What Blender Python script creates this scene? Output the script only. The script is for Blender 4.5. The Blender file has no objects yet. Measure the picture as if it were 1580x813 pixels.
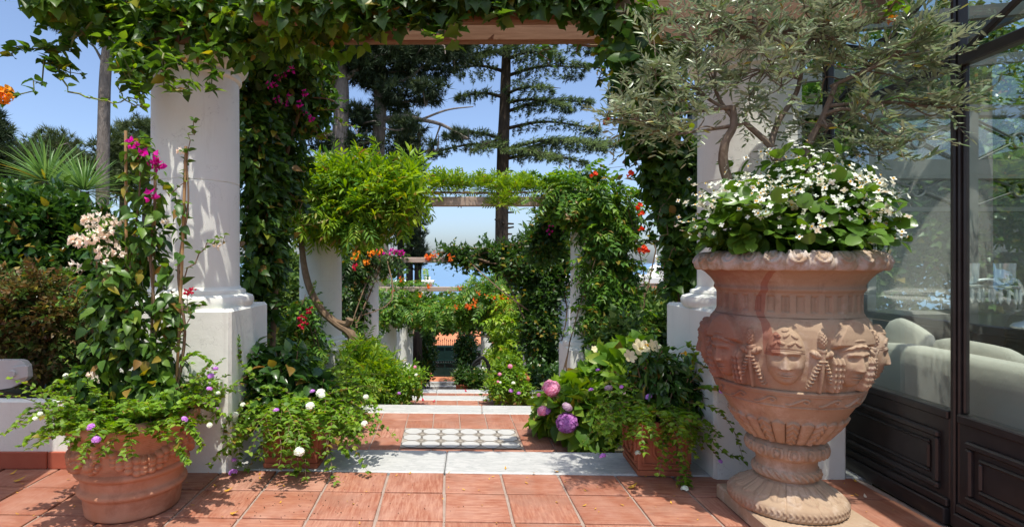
import bpy, bmesh, math, random
import numpy as np
C = bpy.context.scene.collection
SC = bpy.context.scene
R = math.radians

# ---------------------------------------------------------------- camera, sky, sun, exposure
EYE = 1.4
FOC = 860.0                     # focal length in photo pixels (1580 wide)
cam_d = bpy.data.cameras.new('camera'); cam = bpy.data.objects.new('camera', cam_d); C.objects.link(cam)
cam.location = (0, 0, EYE); cam.rotation_euler = (R(90), 0, 0)
cam_d.sensor_width = 36.0; cam_d.lens = 36.0 * FOC / 1580.0
cam_d.shift_x = (790 - 700) / 1580.0; cam_d.shift_y = (405 - 406.5) / 1580.0
cam_d.clip_start = 0.05; cam_d.clip_end = 60000
SC.camera = cam
SUN_EL, SUN_AZ = 72.0, 172.0    # azimuth clockwise from +Y: the sun stands behind the camera, a little to the right
w = bpy.data.worlds.new('World'); SC.world = w; w.use_nodes = True
nt = w.node_tree; nt.nodes.clear()
sky = nt.nodes.new('ShaderNodeTexSky'); sky.sky_type = 'NISHITA'; sky.sun_disc = False
sky.sun_elevation = R(SUN_EL); sky.sun_rotation = R(SUN_AZ); sky.altitude = 50
sky.air_density = 0.75; sky.dust_density = 2.4; sky.ozone_density = 2.6
bg = nt.nodes.new('ShaderNodeBackground'); bg.inputs['Strength'].default_value = 0.145
wo = nt.nodes.new('ShaderNodeOutputWorld')
nt.links.new(sky.outputs[0], bg.inputs[0]); nt.links.new(bg.outputs[0], wo.inputs[0])
sun_d = bpy.data.lights.new('sun', 'SUN'); sun = bpy.data.objects.new('sun', sun_d); C.objects.link(sun)
sun_d.energy = 2.9; sun_d.angle = R(0.5); sun_d.color = (1.0, 0.955, 0.87)
sun.rotation_euler = (R(90 - SUN_EL), 0, R(180 - SUN_AZ)); sun.location = (2, -5, 20)
SC.view_settings.view_transform = 'Standard'; SC.view_settings.look = 'None'
SC.view_settings.exposure = 0.80; SC.view_settings.gamma = 1.0
SC.view_settings.use_curve_mapping = False
SC.cycles.max_bounces = 8; SC.cycles.transparent_max_bounces = 16
SC.cycles.diffuse_bounces = 6; SC.cycles.glossy_bounces = 3; SC.cycles.transmission_bounces = 6
SC.cycles.use_denoising = True
SC.cycles.caustics_reflective = False; SC.cycles.caustics_refractive = False

def W(px, py, Z):               # where a sight line of the survey photo meets depth Z (metres)
    return np.array([(px - 700) / FOC * Z, Z, EYE - (py - 405) / FOC * Z])

# ---------------------------------------------------------------- naming
def tag(o, label=None, cat=None, group=None, kind=None):
    if label: o['label'] = label
    if cat: o['category'] = cat
    if group: o['group'] = group
    if kind: o['kind'] = kind
    return o
def thing(name, label, cat, loc=(0, 0, 0), rz=0.0, group=None):
    o = bpy.data.objects.new(name, None); C.objects.link(o)
    o.location = loc; o.rotation_euler = (0, 0, rz); o.empty_display_size = 0.1
    return tag(o, label, cat, group)
def copy_tree(o, parent=None):
    c = o.copy(); C.objects.link(c)
    if parent: c.parent = parent
    for ch in [x for x in bpy.data.objects if x.parent == o]:
        copy_tree(ch, c)
    return c

# ---------------------------------------------------------------- mesh collectors
def unit(a):
    a = np.asarray(a, float); return a / np.maximum(np.linalg.norm(a, axis=-1, keepdims=True), 1e-9)
class MB:                        # boxes, tubes, lathes, loose polygons -> one mesh object
    def __init__(s): s.v = []; s.f = []; s.m = []; s.uv = {}
    def add(s, vs, fs, mi=0):
        o = len(s.v); s.v += [tuple(map(float, p)) for p in vs]
        for f in fs: s.f.append([i + o for i in f]); s.m.append(mi)
        return s
    def box(s, c, size, rz=0.0, rx=0.0, ry=0.0, mi=0, bev=0.0):
        hx, hy, hz = size[0] / 2, size[1] / 2, size[2] / 2
        if bev > 0:
            b = min(bev, hx * .9, hy * .9, hz * .9); vs = []
            for sx in (-1, 1):
                for sy in (-1, 1):
                    for sz in (-1, 1):
                        vs += [(sx * (hx - b), sy * (hy - b), sz * hz), (sx * (hx - b), sy * hy, sz * (hz - b)), (sx * hx, sy * (hy - b), sz * (hz - b))]
            def I(sx, sy, sz, k): return ((sx > 0) * 4 + (sy > 0) * 2 + (sz > 0)) * 3 + k
            fs = [[I(-1,-1,z,0), I(1,-1,z,0), I(1,1,z,0), I(-1,1,z,0)] for z in (-1, 1)]
            fs += [[I(-1,y,-1,1), I(1,y,-1,1), I(1,y,1,1), I(-1,y,1,1)] for y in (-1, 1)]
            fs += [[I(x,-1,-1,2), I(x,1,-1,2), I(x,1,1,2), I(x,-1,1,2)] for x in (-1, 1)]
            for y in (-1, 1):
                for z in (-1, 1): fs.append([I(-1,y,z,0), I(1,y,z,0), I(1,y,z,1), I(-1,y,z,1)])
            for x in (-1, 1):
                for z in (-1, 1): fs.append([I(x,-1,z,0), I(x,1,z,0), I(x,1,z,2), I(x,-1,z,2)])
            for x in (-1, 1):
                for y in (-1, 1): fs.append([I(x,y,-1,1), I(x,y,1,1), I(x,y,1,2), I(x,y,-1,2)])
            for x in (-1, 1):
                for y in (-1, 1):
                    for z in (-1, 1): fs.append([I(x,y,z,0), I(x,y,z,1), I(x,y,z,2)])
        else:
            vs = [(x * hx, y * hy, z * hz) for x in (-1, 1) for y in (-1, 1) for z in (-1, 1)]
            fs = [[0,1,3,2], [4,6,7,5], [0,4,5,1], [2,3,7,6], [0,2,6,4], [1,5,7,3]]
        out = []
        for x, y, z in vs:
            if rx: y, z = y * math.cos(rx) - z * math.sin(rx), y * math.sin(rx) + z * math.cos(rx)
            if ry: x, z = x * math.cos(ry) + z * math.sin(ry), -x * math.sin(ry) + z * math.cos(ry)
            if rz: x, y = x * math.cos(rz) - y * math.sin(rz), x * math.sin(rz) + y * math.cos(rz)
            out.append((x + c[0], y + c[1], z + c[2]))
        return s.add(out, fs, mi)
    def lathe(s, prof, c=(0, 0, 0), seg=32, mi=0):       # prof: (r, z)
        vs = []; fs = []
        for r, z in prof:
            for k in range(seg):
                a = 2 * math.pi * k / seg; vs.append((c[0] + r * math.cos(a), c[1] + r * math.sin(a), c[2] + z))
        for i in range(len(prof) - 1):
            for k in range(seg):
                k2 = (k + 1) % seg; fs.append([i * seg + k, i * seg + k2, (i + 1) * seg + k2, (i + 1) * seg + k])
        fs.append([k for k in range(seg)][::-1]); fs.append([(len(prof) - 1) * seg + k for k in range(seg)])
        return s.add(vs, fs, mi)
    def tube(s, pts, rad, seg=6, mi=0):
        P = np.array([np.asarray(p, float) for p in pts]); n = len(P)
        rad = np.interp(np.linspace(0, 1, n), np.linspace(0, 1, len(rad)), rad) if hasattr(rad, '__len__') else np.full(n, rad)
        T = unit(np.gradient(P, axis=0)); ref = np.array([0.31, 0.17, 0.93]); vs = []; fs = []
        U = np.cross(T[0], ref); U = U / (np.linalg.norm(U) + 1e-9)
        for i in range(n):
            U = U - T[i] * np.dot(U, T[i]); U = U / (np.linalg.norm(U) + 1e-9); V = np.cross(T[i], U)
            for k in range(seg):
                a = 2 * math.pi * k / seg; vs.append(P[i] + rad[i] * (math.cos(a) * U + math.sin(a) * V))
        for i in range(n - 1):
            for k in range(seg):
                k2 = (k + 1) % seg; fs.append([i * seg + k, i * seg + k2, (i + 1) * seg + k2, (i + 1) * seg + k])
        fs.append(list(range(seg))[::-1]); fs.append([(n - 1) * seg + k for k in range(seg)])
        return s.add(vs, fs, mi)
    def build(s, name, mat, parent=None, smooth=False, loc=None):
        me = bpy.data.meshes.new(name); off = np.zeros(3)
        q = parent
        while q is not None: off = off + np.array(q.location); q = q.parent
        if loc is not None: off = off + np.array(loc)
        vs = np.array(s.v) - off if len(s.v) else np.zeros((0, 3))
        me.from_pydata(vs.tolist(), [], s.f)
        mats = mat if isinstance(mat, (list, tuple)) else [mat]
        for m in mats: me.materials.append(m)
        if len(mats) > 1: me.polygons.foreach_set('material_index', s.m)
        if smooth:
            me.polygons.foreach_set('use_smooth', [True] * len(s.f))
            try: me.set_sharp_from_angle(angle=R(38))
            except Exception: pass
        me.update()
        o = bpy.data.objects.new(name, me); C.objects.link(o)
        if parent is not None:
            o.parent = parent
            if loc is not None: o.location = loc
        elif loc is not None: o.location = loc
        return o
def smooth_path(pts, n=24):
    P = np.array([np.asarray(p, float) for p in pts]); k = len(P)
    if k < 3: t = np.linspace(0, 1, n)[:, None]; return P[0] * (1 - t) + P[-1] * t
    ts = np.linspace(0, k - 1 - 1e-6, n); out = []
    for t in ts:
        i = int(t); u = t - i
        p0, p1, p2, p3 = P[max(i - 1, 0)], P[i], P[min(i + 1, k - 1)], P[min(i + 2, k - 1)]
        out.append(.5 * ((2 * p1) + (p2 - p0) * u + (2 * p0 - 5 * p1 + 4 * p2 - p3) * u * u + (3 * p1 - p0 - 3 * p2 + p3) * u ** 3))
    return np.array(out)

# ---------------------------------------------------------------- materials
class Nodes:
    def __init__(s, name):
        s.m = bpy.data.materials.new(name); s.m.use_nodes = True; s.t = s.m.node_tree; s.t.nodes.clear()
        s.out = s.n('ShaderNodeOutputMaterial')
    def n(s, typ, **kw):
        x = s.t.nodes.new(typ)
        for k, v in kw.items(): setattr(x, k, v)
        return x
    def l(s, a, b): s.t.links.new(a, b)
    def ramp(s, stops, fac):
        r = s.n('ShaderNodeValToRGB'); e = r.color_ramp.elements
        while len(e) < len(stops): e.new(0.5)
        for x, (p, c) in zip(e, stops): x.position = p; x.color = (*c, 1) if len(c) == 3 else c
        s.l(fac, r.inputs[0]); return r.outputs[0]
    def mix(s, fac, a, b, mode='MIX'):
        x = s.n('ShaderNodeMix', data_type='RGBA', blend_type=mode)
        for sock, v in ((x.inputs[0], fac), (x.inputs[6], a), (x.inputs[7], b)):
            if hasattr(v, 'is_linked') or isinstance(v, bpy.types.NodeSocket): s.l(v, sock)
            elif isinstance(v, (int, float)): sock.default_value = v
            else: sock.default_value = (*v, 1)
        return x.outputs[2]
    def math(s, op, a, b=0.0, c=0.0):
        x = s.n('ShaderNodeMath', operation=op)
        for i, v in enumerate((a, b, c)):
            if isinstance(v, bpy.types.NodeSocket): s.l(v, x.inputs[i])
            else: x.inputs[i].default_value = v
        return x.outputs[0]
    def noise(s, scale, detail=4, rough=.55, vec=None, dist=0.0):
        x = s.n('ShaderNodeTexNoise'); x.inputs['Scale'].default_value = scale; x.inputs['Detail'].default_value = detail
        x.inputs['Roughness'].default_value = rough; x.inputs['Distortion'].default_value = dist
        if vec is not None: s.l(vec, x.inputs['Vector'])
        return x.outputs[0]
    def coord(s, kind='Object'): return s.n('ShaderNodeTexCoord').outputs[kind]
    def mapping(s, vec, scale=(1, 1, 1), loc=(0, 0, 0)):
        x = s.n('ShaderNodeMapping'); s.l(vec, x.inputs[0]); x.inputs['Scale'].default_value = scale; x.inputs['Location'].default_value = loc
        return x.outputs[0]
    def bump(s, h, strength=.3, dist=.01):
        x = s.n('ShaderNodeBump'); x.inputs['Strength'].default_value = strength; x.inputs['Distance'].default_value = dist
        s.l(h, x.inputs['Height']); return x.outputs[0]
    def bsdf(s, col, rough=.7, normal=None, spec=.5, metal=0.0):
        p = s.n('ShaderNodeBsdfPrincipled')
        for sock, v in ((p.inputs['Base Color'], col), (p.inputs['Roughness'], rough)):
            if isinstance(v, bpy.types.NodeSocket): s.l(v, sock)
            elif isinstance(v, (int, float)): sock.default_value = v
            else: sock.default_value = (*v, 1)
        p.inputs['Specular IOR Level'].default_value = spec; p.inputs['Metallic'].default_value = metal
        if normal is not None: s.l(normal, p.inputs['Normal'])
        return p.outputs[0]
    def done(s, sh): s.l(sh, s.out.inputs[0]); return s.m

def m_noise(name, a, b, scale=6.0, rough=.7, bump=.2, bscale=60.0, bdist=.004, spec=.3, metal=0.0, stain=None, sscale=1.5, stretch=(1, 1, 1)):
    s = Nodes(name); v = s.mapping(s.coord(), stretch)
    col = s.mix(s.ramp([(.3, (0, 0, 0)), (.7, (1, 1, 1))], s.noise(scale, 5, .6, v)), a, b)
    if stain is not None:
        col = s.mix(s.ramp([(.5, (0, 0, 0)), (.72, (1, 1, 1))], s.noise(sscale, 6, .65, v, .4)), col, stain)
    nrm = s.bump(s.noise(bscale, 4, .6, v), bump, bdist)
    return s.done(s.bsdf(col, rough, nrm, spec, metal))
def m_leaf(name, cols, rough=.45, tr=.35, trcol=None, spec=.35, back=None, aged=True):
    s = Nodes(name); g = s.n('ShaderNodeNewGeometry')
    k = len(cols); stops = [(i / max(k - 1, 1), c) for i, c in enumerate(cols)]
    if aged: stops = [(p * .95, c) for p, c in stops] + [(.962, (.30, .27, .03)), (1.0, (.24, .13, .04))]      # a few yellowing and dry leaves
    col = s.ramp(stops, g.outputs['Random Per Island'])
    nz = s.noise(2.2, 2, .5, s.coord()); hv = s.n('ShaderNodeHueSaturation')
    s.l(col, hv.inputs['Color']); s.l(s.math('MULTIPLY_ADD', nz, .9, .55), hv.inputs['Value']); col = hv.outputs[0]
    if back is not None: col = s.mix(g.outputs['Backfacing'], col, back)
    p = s.bsdf(col, rough, None, spec); t = s.n('ShaderNodeBsdfTranslucent')
    hs = s.n('ShaderNodeHueSaturation'); hs.inputs['Hue'].default_value = .488; hs.inputs['Saturation'].default_value = 1.1; hs.inputs['Value'].default_value = 1.7
    s.l(col, hs.inputs['Color']); s.l(hs.outputs[0], t.inputs[0])
    mx = s.n('ShaderNodeMixShader'); mx.inputs[0].default_value = tr
    s.l(p, mx.inputs[1]); s.l(t.outputs[0], mx.inputs[2])
    return s.done(mx.outputs[0])

def m_tile():
    s = Nodes('terracotta_floor_tile'); g = s.n('ShaderNodeNewGeometry'); uv = s.coord('UV')
    base = s.ramp([(0, (.31, .125, .072)), (.2, (.44, .215, .14)), (.4, (.37, .155, .09)), (.6, (.47, .25, .17)), (.8, (.40, .18, .105)), (1, (.28, .105, .06))], g.outputs['Random Per Island'])
    st = s.noise(1.0, 5, .7, s.mapping(uv, (7, 55, 1)), .6)          # brushed streaks of each hand made tile
    col = s.mix(s.ramp([(.38, (0, 0, 0)), (.62, (1, 1, 1))], st), base, (.28, .095, .055))
    col = s.mix(s.math('MULTIPLY', s.ramp([(.4, (0, 0, 0)), (.75, (1, 1, 1))], s.noise(5, 5, .6, s.coord())), .55), col, (.47, .28, .21))
    col = s.mix(s.ramp([(.66, (0, 0, 0)), (.74, (1, 1, 1))], s.noise(38, 3, .7, s.coord())), col, (.30, .12, .08))
    col = s.mix(s.math('MULTIPLY', s.ramp([(.52, (0, 0, 0)), (.60, (1, 1, 1))], s.noise(1.7, 7, .7, s.coord())), .42), col, (.25, .125, .085))
    h = s.math('ADD', s.math('MULTIPLY', st, .7), s.math('MULTIPLY', s.noise(70, 4, .6, s.coord()), .4))
    return s.done(s.bsdf(col, .72, s.bump(h, .35, .004), .25))
def m_marble():
    s = Nodes('white_marble'); v = s.mapping(s.coord(), (1.2, 5, 1))
    vein = s.ramp([(.44, (1, 1, 1)), (.5, (0, 0, 0)), (.56, (1, 1, 1))], s.noise(3.2, 7, .65, v, 1.2))
    col = s.mix(vein, (.34, .35, .335), (.53, .525, .50))
    col = s.mix(s.ramp([(.35, (0, 0, 0)), (.7, (1, 1, 1))], s.noise(9, 5, .6, v)), col, (.45, .45, .425))
    return s.done(s.bsdf(col, .5, s.bump(s.noise(90, 3, .5, v), .12, .003), .35))
def m_plaster(name='white_plaster', a=(.84, .845, .765), b=(.77, .775, .70)):
    s = Nodes(name); v = s.coord()
    col = s.mix(s.ramp([(.35, (0, 0, 0)), (.75, (1, 1, 1))], s.noise(2.2, 6, .6, v)), a, b)
    strk = s.ramp([(.58, (0, 0, 0)), (.78, (1, 1, 1))], s.noise(3.0, 6, .7, s.mapping(v, (4, 4, .35))))
    col = s.mix(s.math('MULTIPLY', strk, .5), col, (.58, .56, .50))
    cr = s.math('LESS_THAN', s.math('ABSOLUTE', s.math('SUBTRACT', s.noise(1.9, 6, .62, v), .5)), .0022); cr = s.math('MULTIPLY', cr, s.math('GREATER_THAN', s.noise(1.1, 2, .5, s.mapping(v, (1, 1, 1), (4, 1, 2))), .54))
    col = s.mix(s.math('MULTIPLY', cr, .28), col, (.33, .31, .28))
    h = s.math('ADD', s.noise(14, 4, .6, v), s.math('MULTIPLY', s.noise(120, 3, .6, v), .3))
    return s.done(s.bsdf(col, .8, s.bump(h, .35, .008), .2))
def m_urn(name='pale_terracotta', rim=False):
    s = Nodes(name); v = s.coord()
    col = s.mix(s.ramp([(.3, (0, 0, 0)), (.7, (1, 1, 1))], s.noise(3.5, 6, .65, v)), (.345, .24, .155), (.41, .305, .21))
    col = s.mix(s.ramp([(.55, (0, 0, 0)), (.75, (1, 1, 1))], s.noise(7, 6, .7, v)), col, (.315, .20, .125) if not rim else (.36, .31, .27))
    col = s.mix(s.math('MULTIPLY', s.ramp([(.57, (0, 0, 0)), (.66, (1, 1, 1))], s.noise(45, 5, .7, v)), .5), col, (.33, .2, .14))
    col = s.mix(s.math('MULTIPLY', s.ramp([(.52, (0, 0, 0)), (.68, (1, 1, 1))], s.noise(5.5, 7, .72, s.mapping(v, (1, 1, 1), (3, 7, 1)))), .7), col, (.56, .46, .37))
    col = s.mix(s.math('MULTIPLY', s.ramp([(.56, (0, 0, 0)), (.64, (1, 1, 1))], s.noise(11, 7, .75, s.mapping(v, (1, 1, .5), (8, 2, 5)))), .5), col, (.25, .17, .11))
    if rim: col = s.mix(s.ramp([(.42, (0, 0, 0)), (.62, (1, 1, 1))], s.noise(14, 6, .7, v)), col, (.50, .44, .39))
    else:   # rust red weathering down the flank away from the door, with one long drip
        x = s.n('ShaderNodeSeparateXYZ'); s.l(v, x.inputs[0])
        wob = s.math('MULTIPLY_ADD', s.noise(9, 5, .7, v), .22, -.11)
        edge = s.math('ADD', x.outputs[0], wob)
        fl = s.ramp([(.0, (1, 1, 1)), (.16, (0, 0, 0))], s.math('ADD', edge, .40))
        col = s.mix(s.math('MULTIPLY', fl, .75), col, (.22, .085, .06))
        d = s.math('ABSOLUTE', s.math('ADD', s.math('ADD', x.outputs[0], .285), s.math('MULTIPLY_ADD', s.noise(4, 2, .5, v), .05, -.025)))
        dr = s.math('MULTIPLY', s.math('LESS_THAN', d, .013), s.math('GREATER_THAN', x.outputs[2], .86))
        col = s.mix(s.math('MULTIPLY', dr, .6), col, (.25, .075, .05))
    return s.done(s.bsdf(col, .82, s.bump(s.noise(130, 4, .65, v), .25, .004), .15))
def m_glass(name='window_glass', tint=(.84, .92, .88), ior=2.7):
    s = Nodes(name); g = s.n('ShaderNodeNewGeometry'); f = s.n('ShaderNodeFresnel'); f.inputs[0].default_value = ior
    t = s.n('ShaderNodeBsdfTransparent'); t.inputs[0].default_value = (*tint, 1)
    gl = s.n('ShaderNodeBsdfGlossy'); gl.inputs['Roughness'].default_value = .0; gl.inputs[0].default_value = (.95, 1, .98, 1)
    fac = s.math('MULTIPLY', f.outputs[0], s.math('SUBTRACT', 1.0, g.outputs['Backfacing']))
    mx = s.n('ShaderNodeMixShader'); s.l(fac, mx.inputs[0]); s.l(t.outputs[0], mx.inputs[1]); s.l(gl.outputs[0], mx.inputs[2])
    return s.done(mx.outputs[0])
def m_crystal():
    s = Nodes('cut_crystal'); g = s.n('ShaderNodeBsdfGlossy'); g.inputs['Roughness'].default_value = .05; g.inputs[0].default_value = (.95, .98, 1, 1)
    t = s.n('ShaderNodeBsdfTransparent'); t.inputs[0].default_value = (.9, .95, .95, 1); d = s.n('ShaderNodeBsdfDiffuse'); d.inputs[0].default_value = (.8, .85, .85, 1)
    m1 = s.n('ShaderNodeMixShader'); m1.inputs[0].default_value = .4; s.l(t.outputs[0], m1.inputs[1]); s.l(d.outputs[0], m1.inputs[2])
    m2 = s.n('ShaderNodeMixShader'); m2.inputs[0].default_value = .3; s.l(m1.outputs[0], m2.inputs[1]); s.l(g.outputs[0], m2.inputs[2]); return s.done(m2.outputs[0])

M = {}
M['tile'] = m_tile(); M['marble'] = m_marble(); M['plaster'] = m_plaster(); M['urn'] = m_urn(); M['urn_rim'] = m_urn('pale_terracotta_rim', True)
M['mortar'] = m_noise('pale_mortar', (.30, .225, .18), (.38, .295, .245), 20, .9, .3, 120)
M['skirting'] = m_noise('red_skirting_tile', (.42, .115, .065), (.36, .09, .05), 8, .6, .2, 50)
M['pot'] = m_noise('terracotta_pot', (.42, .185, .10), (.52, .29, .19), 4, .85, .3, 90, .004, .15, 0, (.32, .14, .08), 6)
M['boxpot'] = m_noise('dark_terracotta_box', (.36, .115, .055), (.42, .15, .08), 5, .8, .25, 80, .004, .2, 0, (.27, .08, .045), 4)
M['soil'] = m_noise('soil', (.05, .032, .02), (.10, .065, .04), 18, .95, .8, 45, .03)
M['earth'] = m_noise('garden_earth', (.06, .055, .03), (.12, .10, .055), 1.6, .95, .6, 12, .05, .1, 0, (.05, .075, .025), .5)
M['wood'] = m_noise('pergola_timber', (.17, .095, .055), (.24, .145, .09), 9, .7, .3, 40, .004, .2, 0, (.14, .065, .035), 5, (.6, 8, 8))
M['greywood'] = m_noise('weathered_timber', (.40, .30, .23), (.50, .40, .33), 9, .8, .3, 40, .004, .2, 0, (.32, .23, .17), 5, (.6, 8, 8))
M['bark'] = m_noise('grey_bark', (.20, .165, .135), (.30, .255, .215), 5, .9, .9, 14, .05, .1, 0, (.12, .095, .075), 4, (2.5, 2.5, .7))
M['darkbark'] = m_noise('dark_bark', (.055, .04, .03), (.09, .068, .05), 5, .9, .9, 14, .05, .1, 0, None, 1, (2.5, 2.5, .7))
M['stem'] = m_noise('brown_stem', (.15, .095, .055), (.24, .165, .10), 14, .85, .5, 60, .006)
M['olivebark'] = m_noise('olive_bark', (.13, .095, .065), (.21, .165, .12), 14, .9, .7, 50, .008)
M['greenstem'] = m_noise('green_stem', (.12, .16, .04), (.20, .19, .07), 20, .6, .2, 60)
M['bamboo'] = m_noise('bamboo_cane', (.45, .28, .12), (.36, .21, .085), 12, .5, .2, 60, .003, .35, 0, None, 1, (1, 1, .2))
M['iron'] = m_noise('dark_painted_iron', (.026, .022, .021), (.040, .034, .032), 12, .3, .08, 90, .002, .4)
M['black'] = m_noise('black_iron', (.010, .010, .010), (.018, .017, .016), 12, .5, .1, 60)
M['greymetal'] = m_noise('grey_painted_metal', (.085, .095, .09), (.12, .13, .125), 8, .5, .06, 60)
M['gate'] = m_noise('dark_green_gate', (.008, .030, .026), (.012, .038, .033), 6, .45, .1, 30)
M['linen'] = m_noise('cream_linen', (.46, .42, .36), (.52, .48, .42), 4, .9, .35, 6, .02, .1)
M['grey_plastic'] = m_noise('pale_grey_plastic', (.50, .49, .47), (.55, .54, .52), 3, .45, .04, 60, .002, .4)
M['whitepaint'] = m_noise('white_paint', (.78, .77, .74), (.72, .71, .68), 3, .7, .15, 40)
M['brick'] = m_noise('terracotta_render', (.52, .18, .085), (.60, .24, .12), 3, .85, .4, 25, .02)
M['glass'] = m_glass(); M['crystal'] = m_crystal()
M['blackgloss'] = m_noise('black_lacquer', (.012, .013, .015), (.018, .019, .022), 3, .12, .02, 10, .002, .6)
M['brass'] = m_noise('steel_cable', (.09, .09, .09), (.13, .13, .13), 3, .5, .05, 40)
M['matgrey'] = m_noise('mosaic_beige', (.33, .29, .235), (.42, .38, .32), 30, .6, .1, 80)
M['matline'] = m_noise('mosaic_dark_line', (.09, .08, .07), (.15, .13, .11), 30, .6, .1, 80)
M['matwhite'] = m_noise('mosaic_white', (.47, .465, .44), (.54, .53, .50), 12, .45, .08, 80)
# foliage
M['vine'] = m_leaf('vine_leaf', [(.03, .08, .012), (.06, .13, .016), (.095, .185, .022), (.15, .25, .03)], .38, .46)
M['vinedark'] = m_leaf('dark_vine_leaf', [(.022, .06, .010), (.038, .09, .014), (.065, .135, .02)], .4, .36)
M['wisteria'] = m_leaf('wisteria_leaf', [(.10, .21, .018), (.17, .30, .022), (.24, .38, .03), (.32, .42, .04)], .42, .4)
M['campsis'] = m_leaf('trumpet_vine_leaf', [(.04, .115, .016), (.075, .18, .022), (.12, .25, .03), (.20, .32, .035)], .42, .34)
M['lantana'] = m_leaf('lantana_leaf', [(.09, .19, .018), (.15, .28, .026), (.24, .38, .038)], .5, .4)
M['boug'] = m_leaf('bougainvillea_leaf', [(.045, .11, .018), (.085, .18, .024), (.15, .26, .03)], .38, .3)
M['glossy'] = m_leaf('glossy_dark_leaf', [(.025, .075, .016), (.045, .11, .02), (.08, .165, .026)], .25, .28, None, .5)
M['hedge'] = m_leaf('hedge_leaf', [(.022, .062, .012), (.04, .10, .018), (.07, .15, .022)], .32, .26, None, .45)
M['nandina'] = m_leaf('nandina_leaf', [(.10, .10, .022), (.16, .11, .03), (.14, .07, .03), (.06, .09, .02), (.22, .13, .05)], .45, .3)
M['olive'] = m_leaf('olive_leaf', [(.095, .155, .05), (.15, .22, .085), (.25, .31, .15), (.12, .185, .05)], .3, .22, None, .5, (.25, .30, .185))
M['begonia'] = m_leaf('begonia_leaf', [(.06, .14, .018), (.095, .195, .024), (.13, .25, .03)], .3, .3, None, .5, None, False)
M['hydleaf'] = m_leaf('hydrangea_leaf', [(.07, .16, .018), (.11, .225, .022), (.17, .29, .026), (.25, .33, .035)], .42, .34)
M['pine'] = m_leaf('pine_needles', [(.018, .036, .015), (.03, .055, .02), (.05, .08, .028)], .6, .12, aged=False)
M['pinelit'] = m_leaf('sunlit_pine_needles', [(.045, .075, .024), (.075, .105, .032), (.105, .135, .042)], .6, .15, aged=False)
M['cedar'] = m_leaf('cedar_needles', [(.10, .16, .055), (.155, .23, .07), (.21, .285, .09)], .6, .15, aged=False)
M['cypress'] = m_leaf('cypress_leaf', [(.012, .028, .013), (.022, .045, .018), (.055, .07, .026)], .6, .1, aged=False)
M['yucca'] = m_leaf('yucca_leaf', [(.09, .19, .05), (.14, .26, .07), (.19, .31, .09)], .4, .25)
M['shrub'] = m_leaf('shrub_leaf', [(.055, .115, .022), (.09, .165, .03), (.15, .22, .045)], .5, .3)
def m_petal(name, cols, tr=.3): return m_leaf(name, cols, .6, tr, None, .15, None, False)
M['magenta'] = m_petal('magenta_bract', [(.62, .02, .30), (.75, .04, .42), (.55, .015, .22)])
M['redbract'] = m_petal('red_bract', [(.50, .015, .04), (.60, .03, .07)])
M['cream'] = m_petal('cream_bract', [(.82, .72, .60), (.86, .79, .68), (.80, .66, .55)])
M['orange'] = m_petal('orange_trumpet', [(.75, .20, .03), (.82, .28, .05), (.70, .12, .03)])
M['amber'] = m_petal('amber_trumpet', [(.85, .42, .05), (.85, .33, .03)])
M['scarlet'] = m_petal('scarlet_trumpet', [(.68, .07, .03), (.75, .12, .04)])
M['lilac'] = m_petal('lilac_floret', [(.52, .18, .62), (.62, .28, .70), (.70, .40, .74)])
M['white'] = m_petal('white_petal', [(.80, .84, .74), (.78, .82, .70), (.83, .84, .72)], .25)
M['yellow'] = m_petal('yellow_centre', [(.75, .50, .04), (.70, .42, .04)])
M['pink'] = m_petal('pink_floret', [(.80, .38, .52), (.85, .52, .63), (.72, .25, .42)])
M['purple'] = m_petal('purple_floret', [(.40, .13, .40), (.50, .20, .50), (.56, .28, .55)])
M['mauve'] = m_petal('faded_mauve_floret', [(.52, .38, .48), (.60, .46, .52)])
M['creamyellow'] = m_petal('cream_yellow_petal', [(.85, .75, .42), (.88, .80, .55)])
M['dryleaf'] = m_petal('dry_leaf', [(.55, .28, .04), (.62, .36, .05), (.35, .16, .05)], .1)

# ================================================================ ground, sea, terrace, path
def sstep(a, b, x): t = np.clip((x - a) / (b - a), 0, 1); return t * t * (3 - 2 * t)
def ground_z(x, y):
    x = np.asarray(x, float); y = np.asarray(y, float)
    base = np.where(y < 4.2, -.22, -.22 - .213 * (y - 4.2))
    base = np.where(y > 34, -6.57 - .10 * (y - 34), base)
    base = np.where(y > 250, -28.2 - .5 * (y - 250), base)
    bed = (1 - sstep(-2.75, -2.35, x)) * sstep(3.7, 3.95, y)             # raised bed behind the low white wall
    bed_z = np.maximum(.36 - .10 * np.maximum(y - 7, 0), base)
    z = base * (1 - bed) + bed_z * bed
    inside = (np.abs(x - .05) < 1.25) & (y > 4)                      # the path digs in
    z = np.where(inside, z - .35, z)
    return z + .04 * np.sin(x * 1.7 + y * .9) * sstep(5, 9, np.abs(x) + 2)
def build_ground():
    xs = np.unique(np.concatenate([np.linspace(-220, -12, 30), np.linspace(-12, 12, 97), np.linspace(12, 220, 30)]))
    ys = np.unique(np.concatenate([np.linspace(-60, 3, 14), np.linspace(3, 36, 133), np.linspace(36, 320, 40)]))
    X, Y = np.meshgrid(xs, ys); Z = ground_z(X, Y)
    b = MB(); nx = len(xs); b.v = np.stack([X, Y, Z], -1).reshape(-1, 3).tolist()
    for j in range(len(ys) - 1):
        for i in range(nx - 1): b.f.append([j * nx + i, j * nx + i + 1, (j + 1) * nx + i + 1, (j + 1) * nx + i])
    b.m = [0] * len(b.f)
    tag(b.build('ground', M['earth'], None, True), kind='structure')
build_ground()
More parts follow.
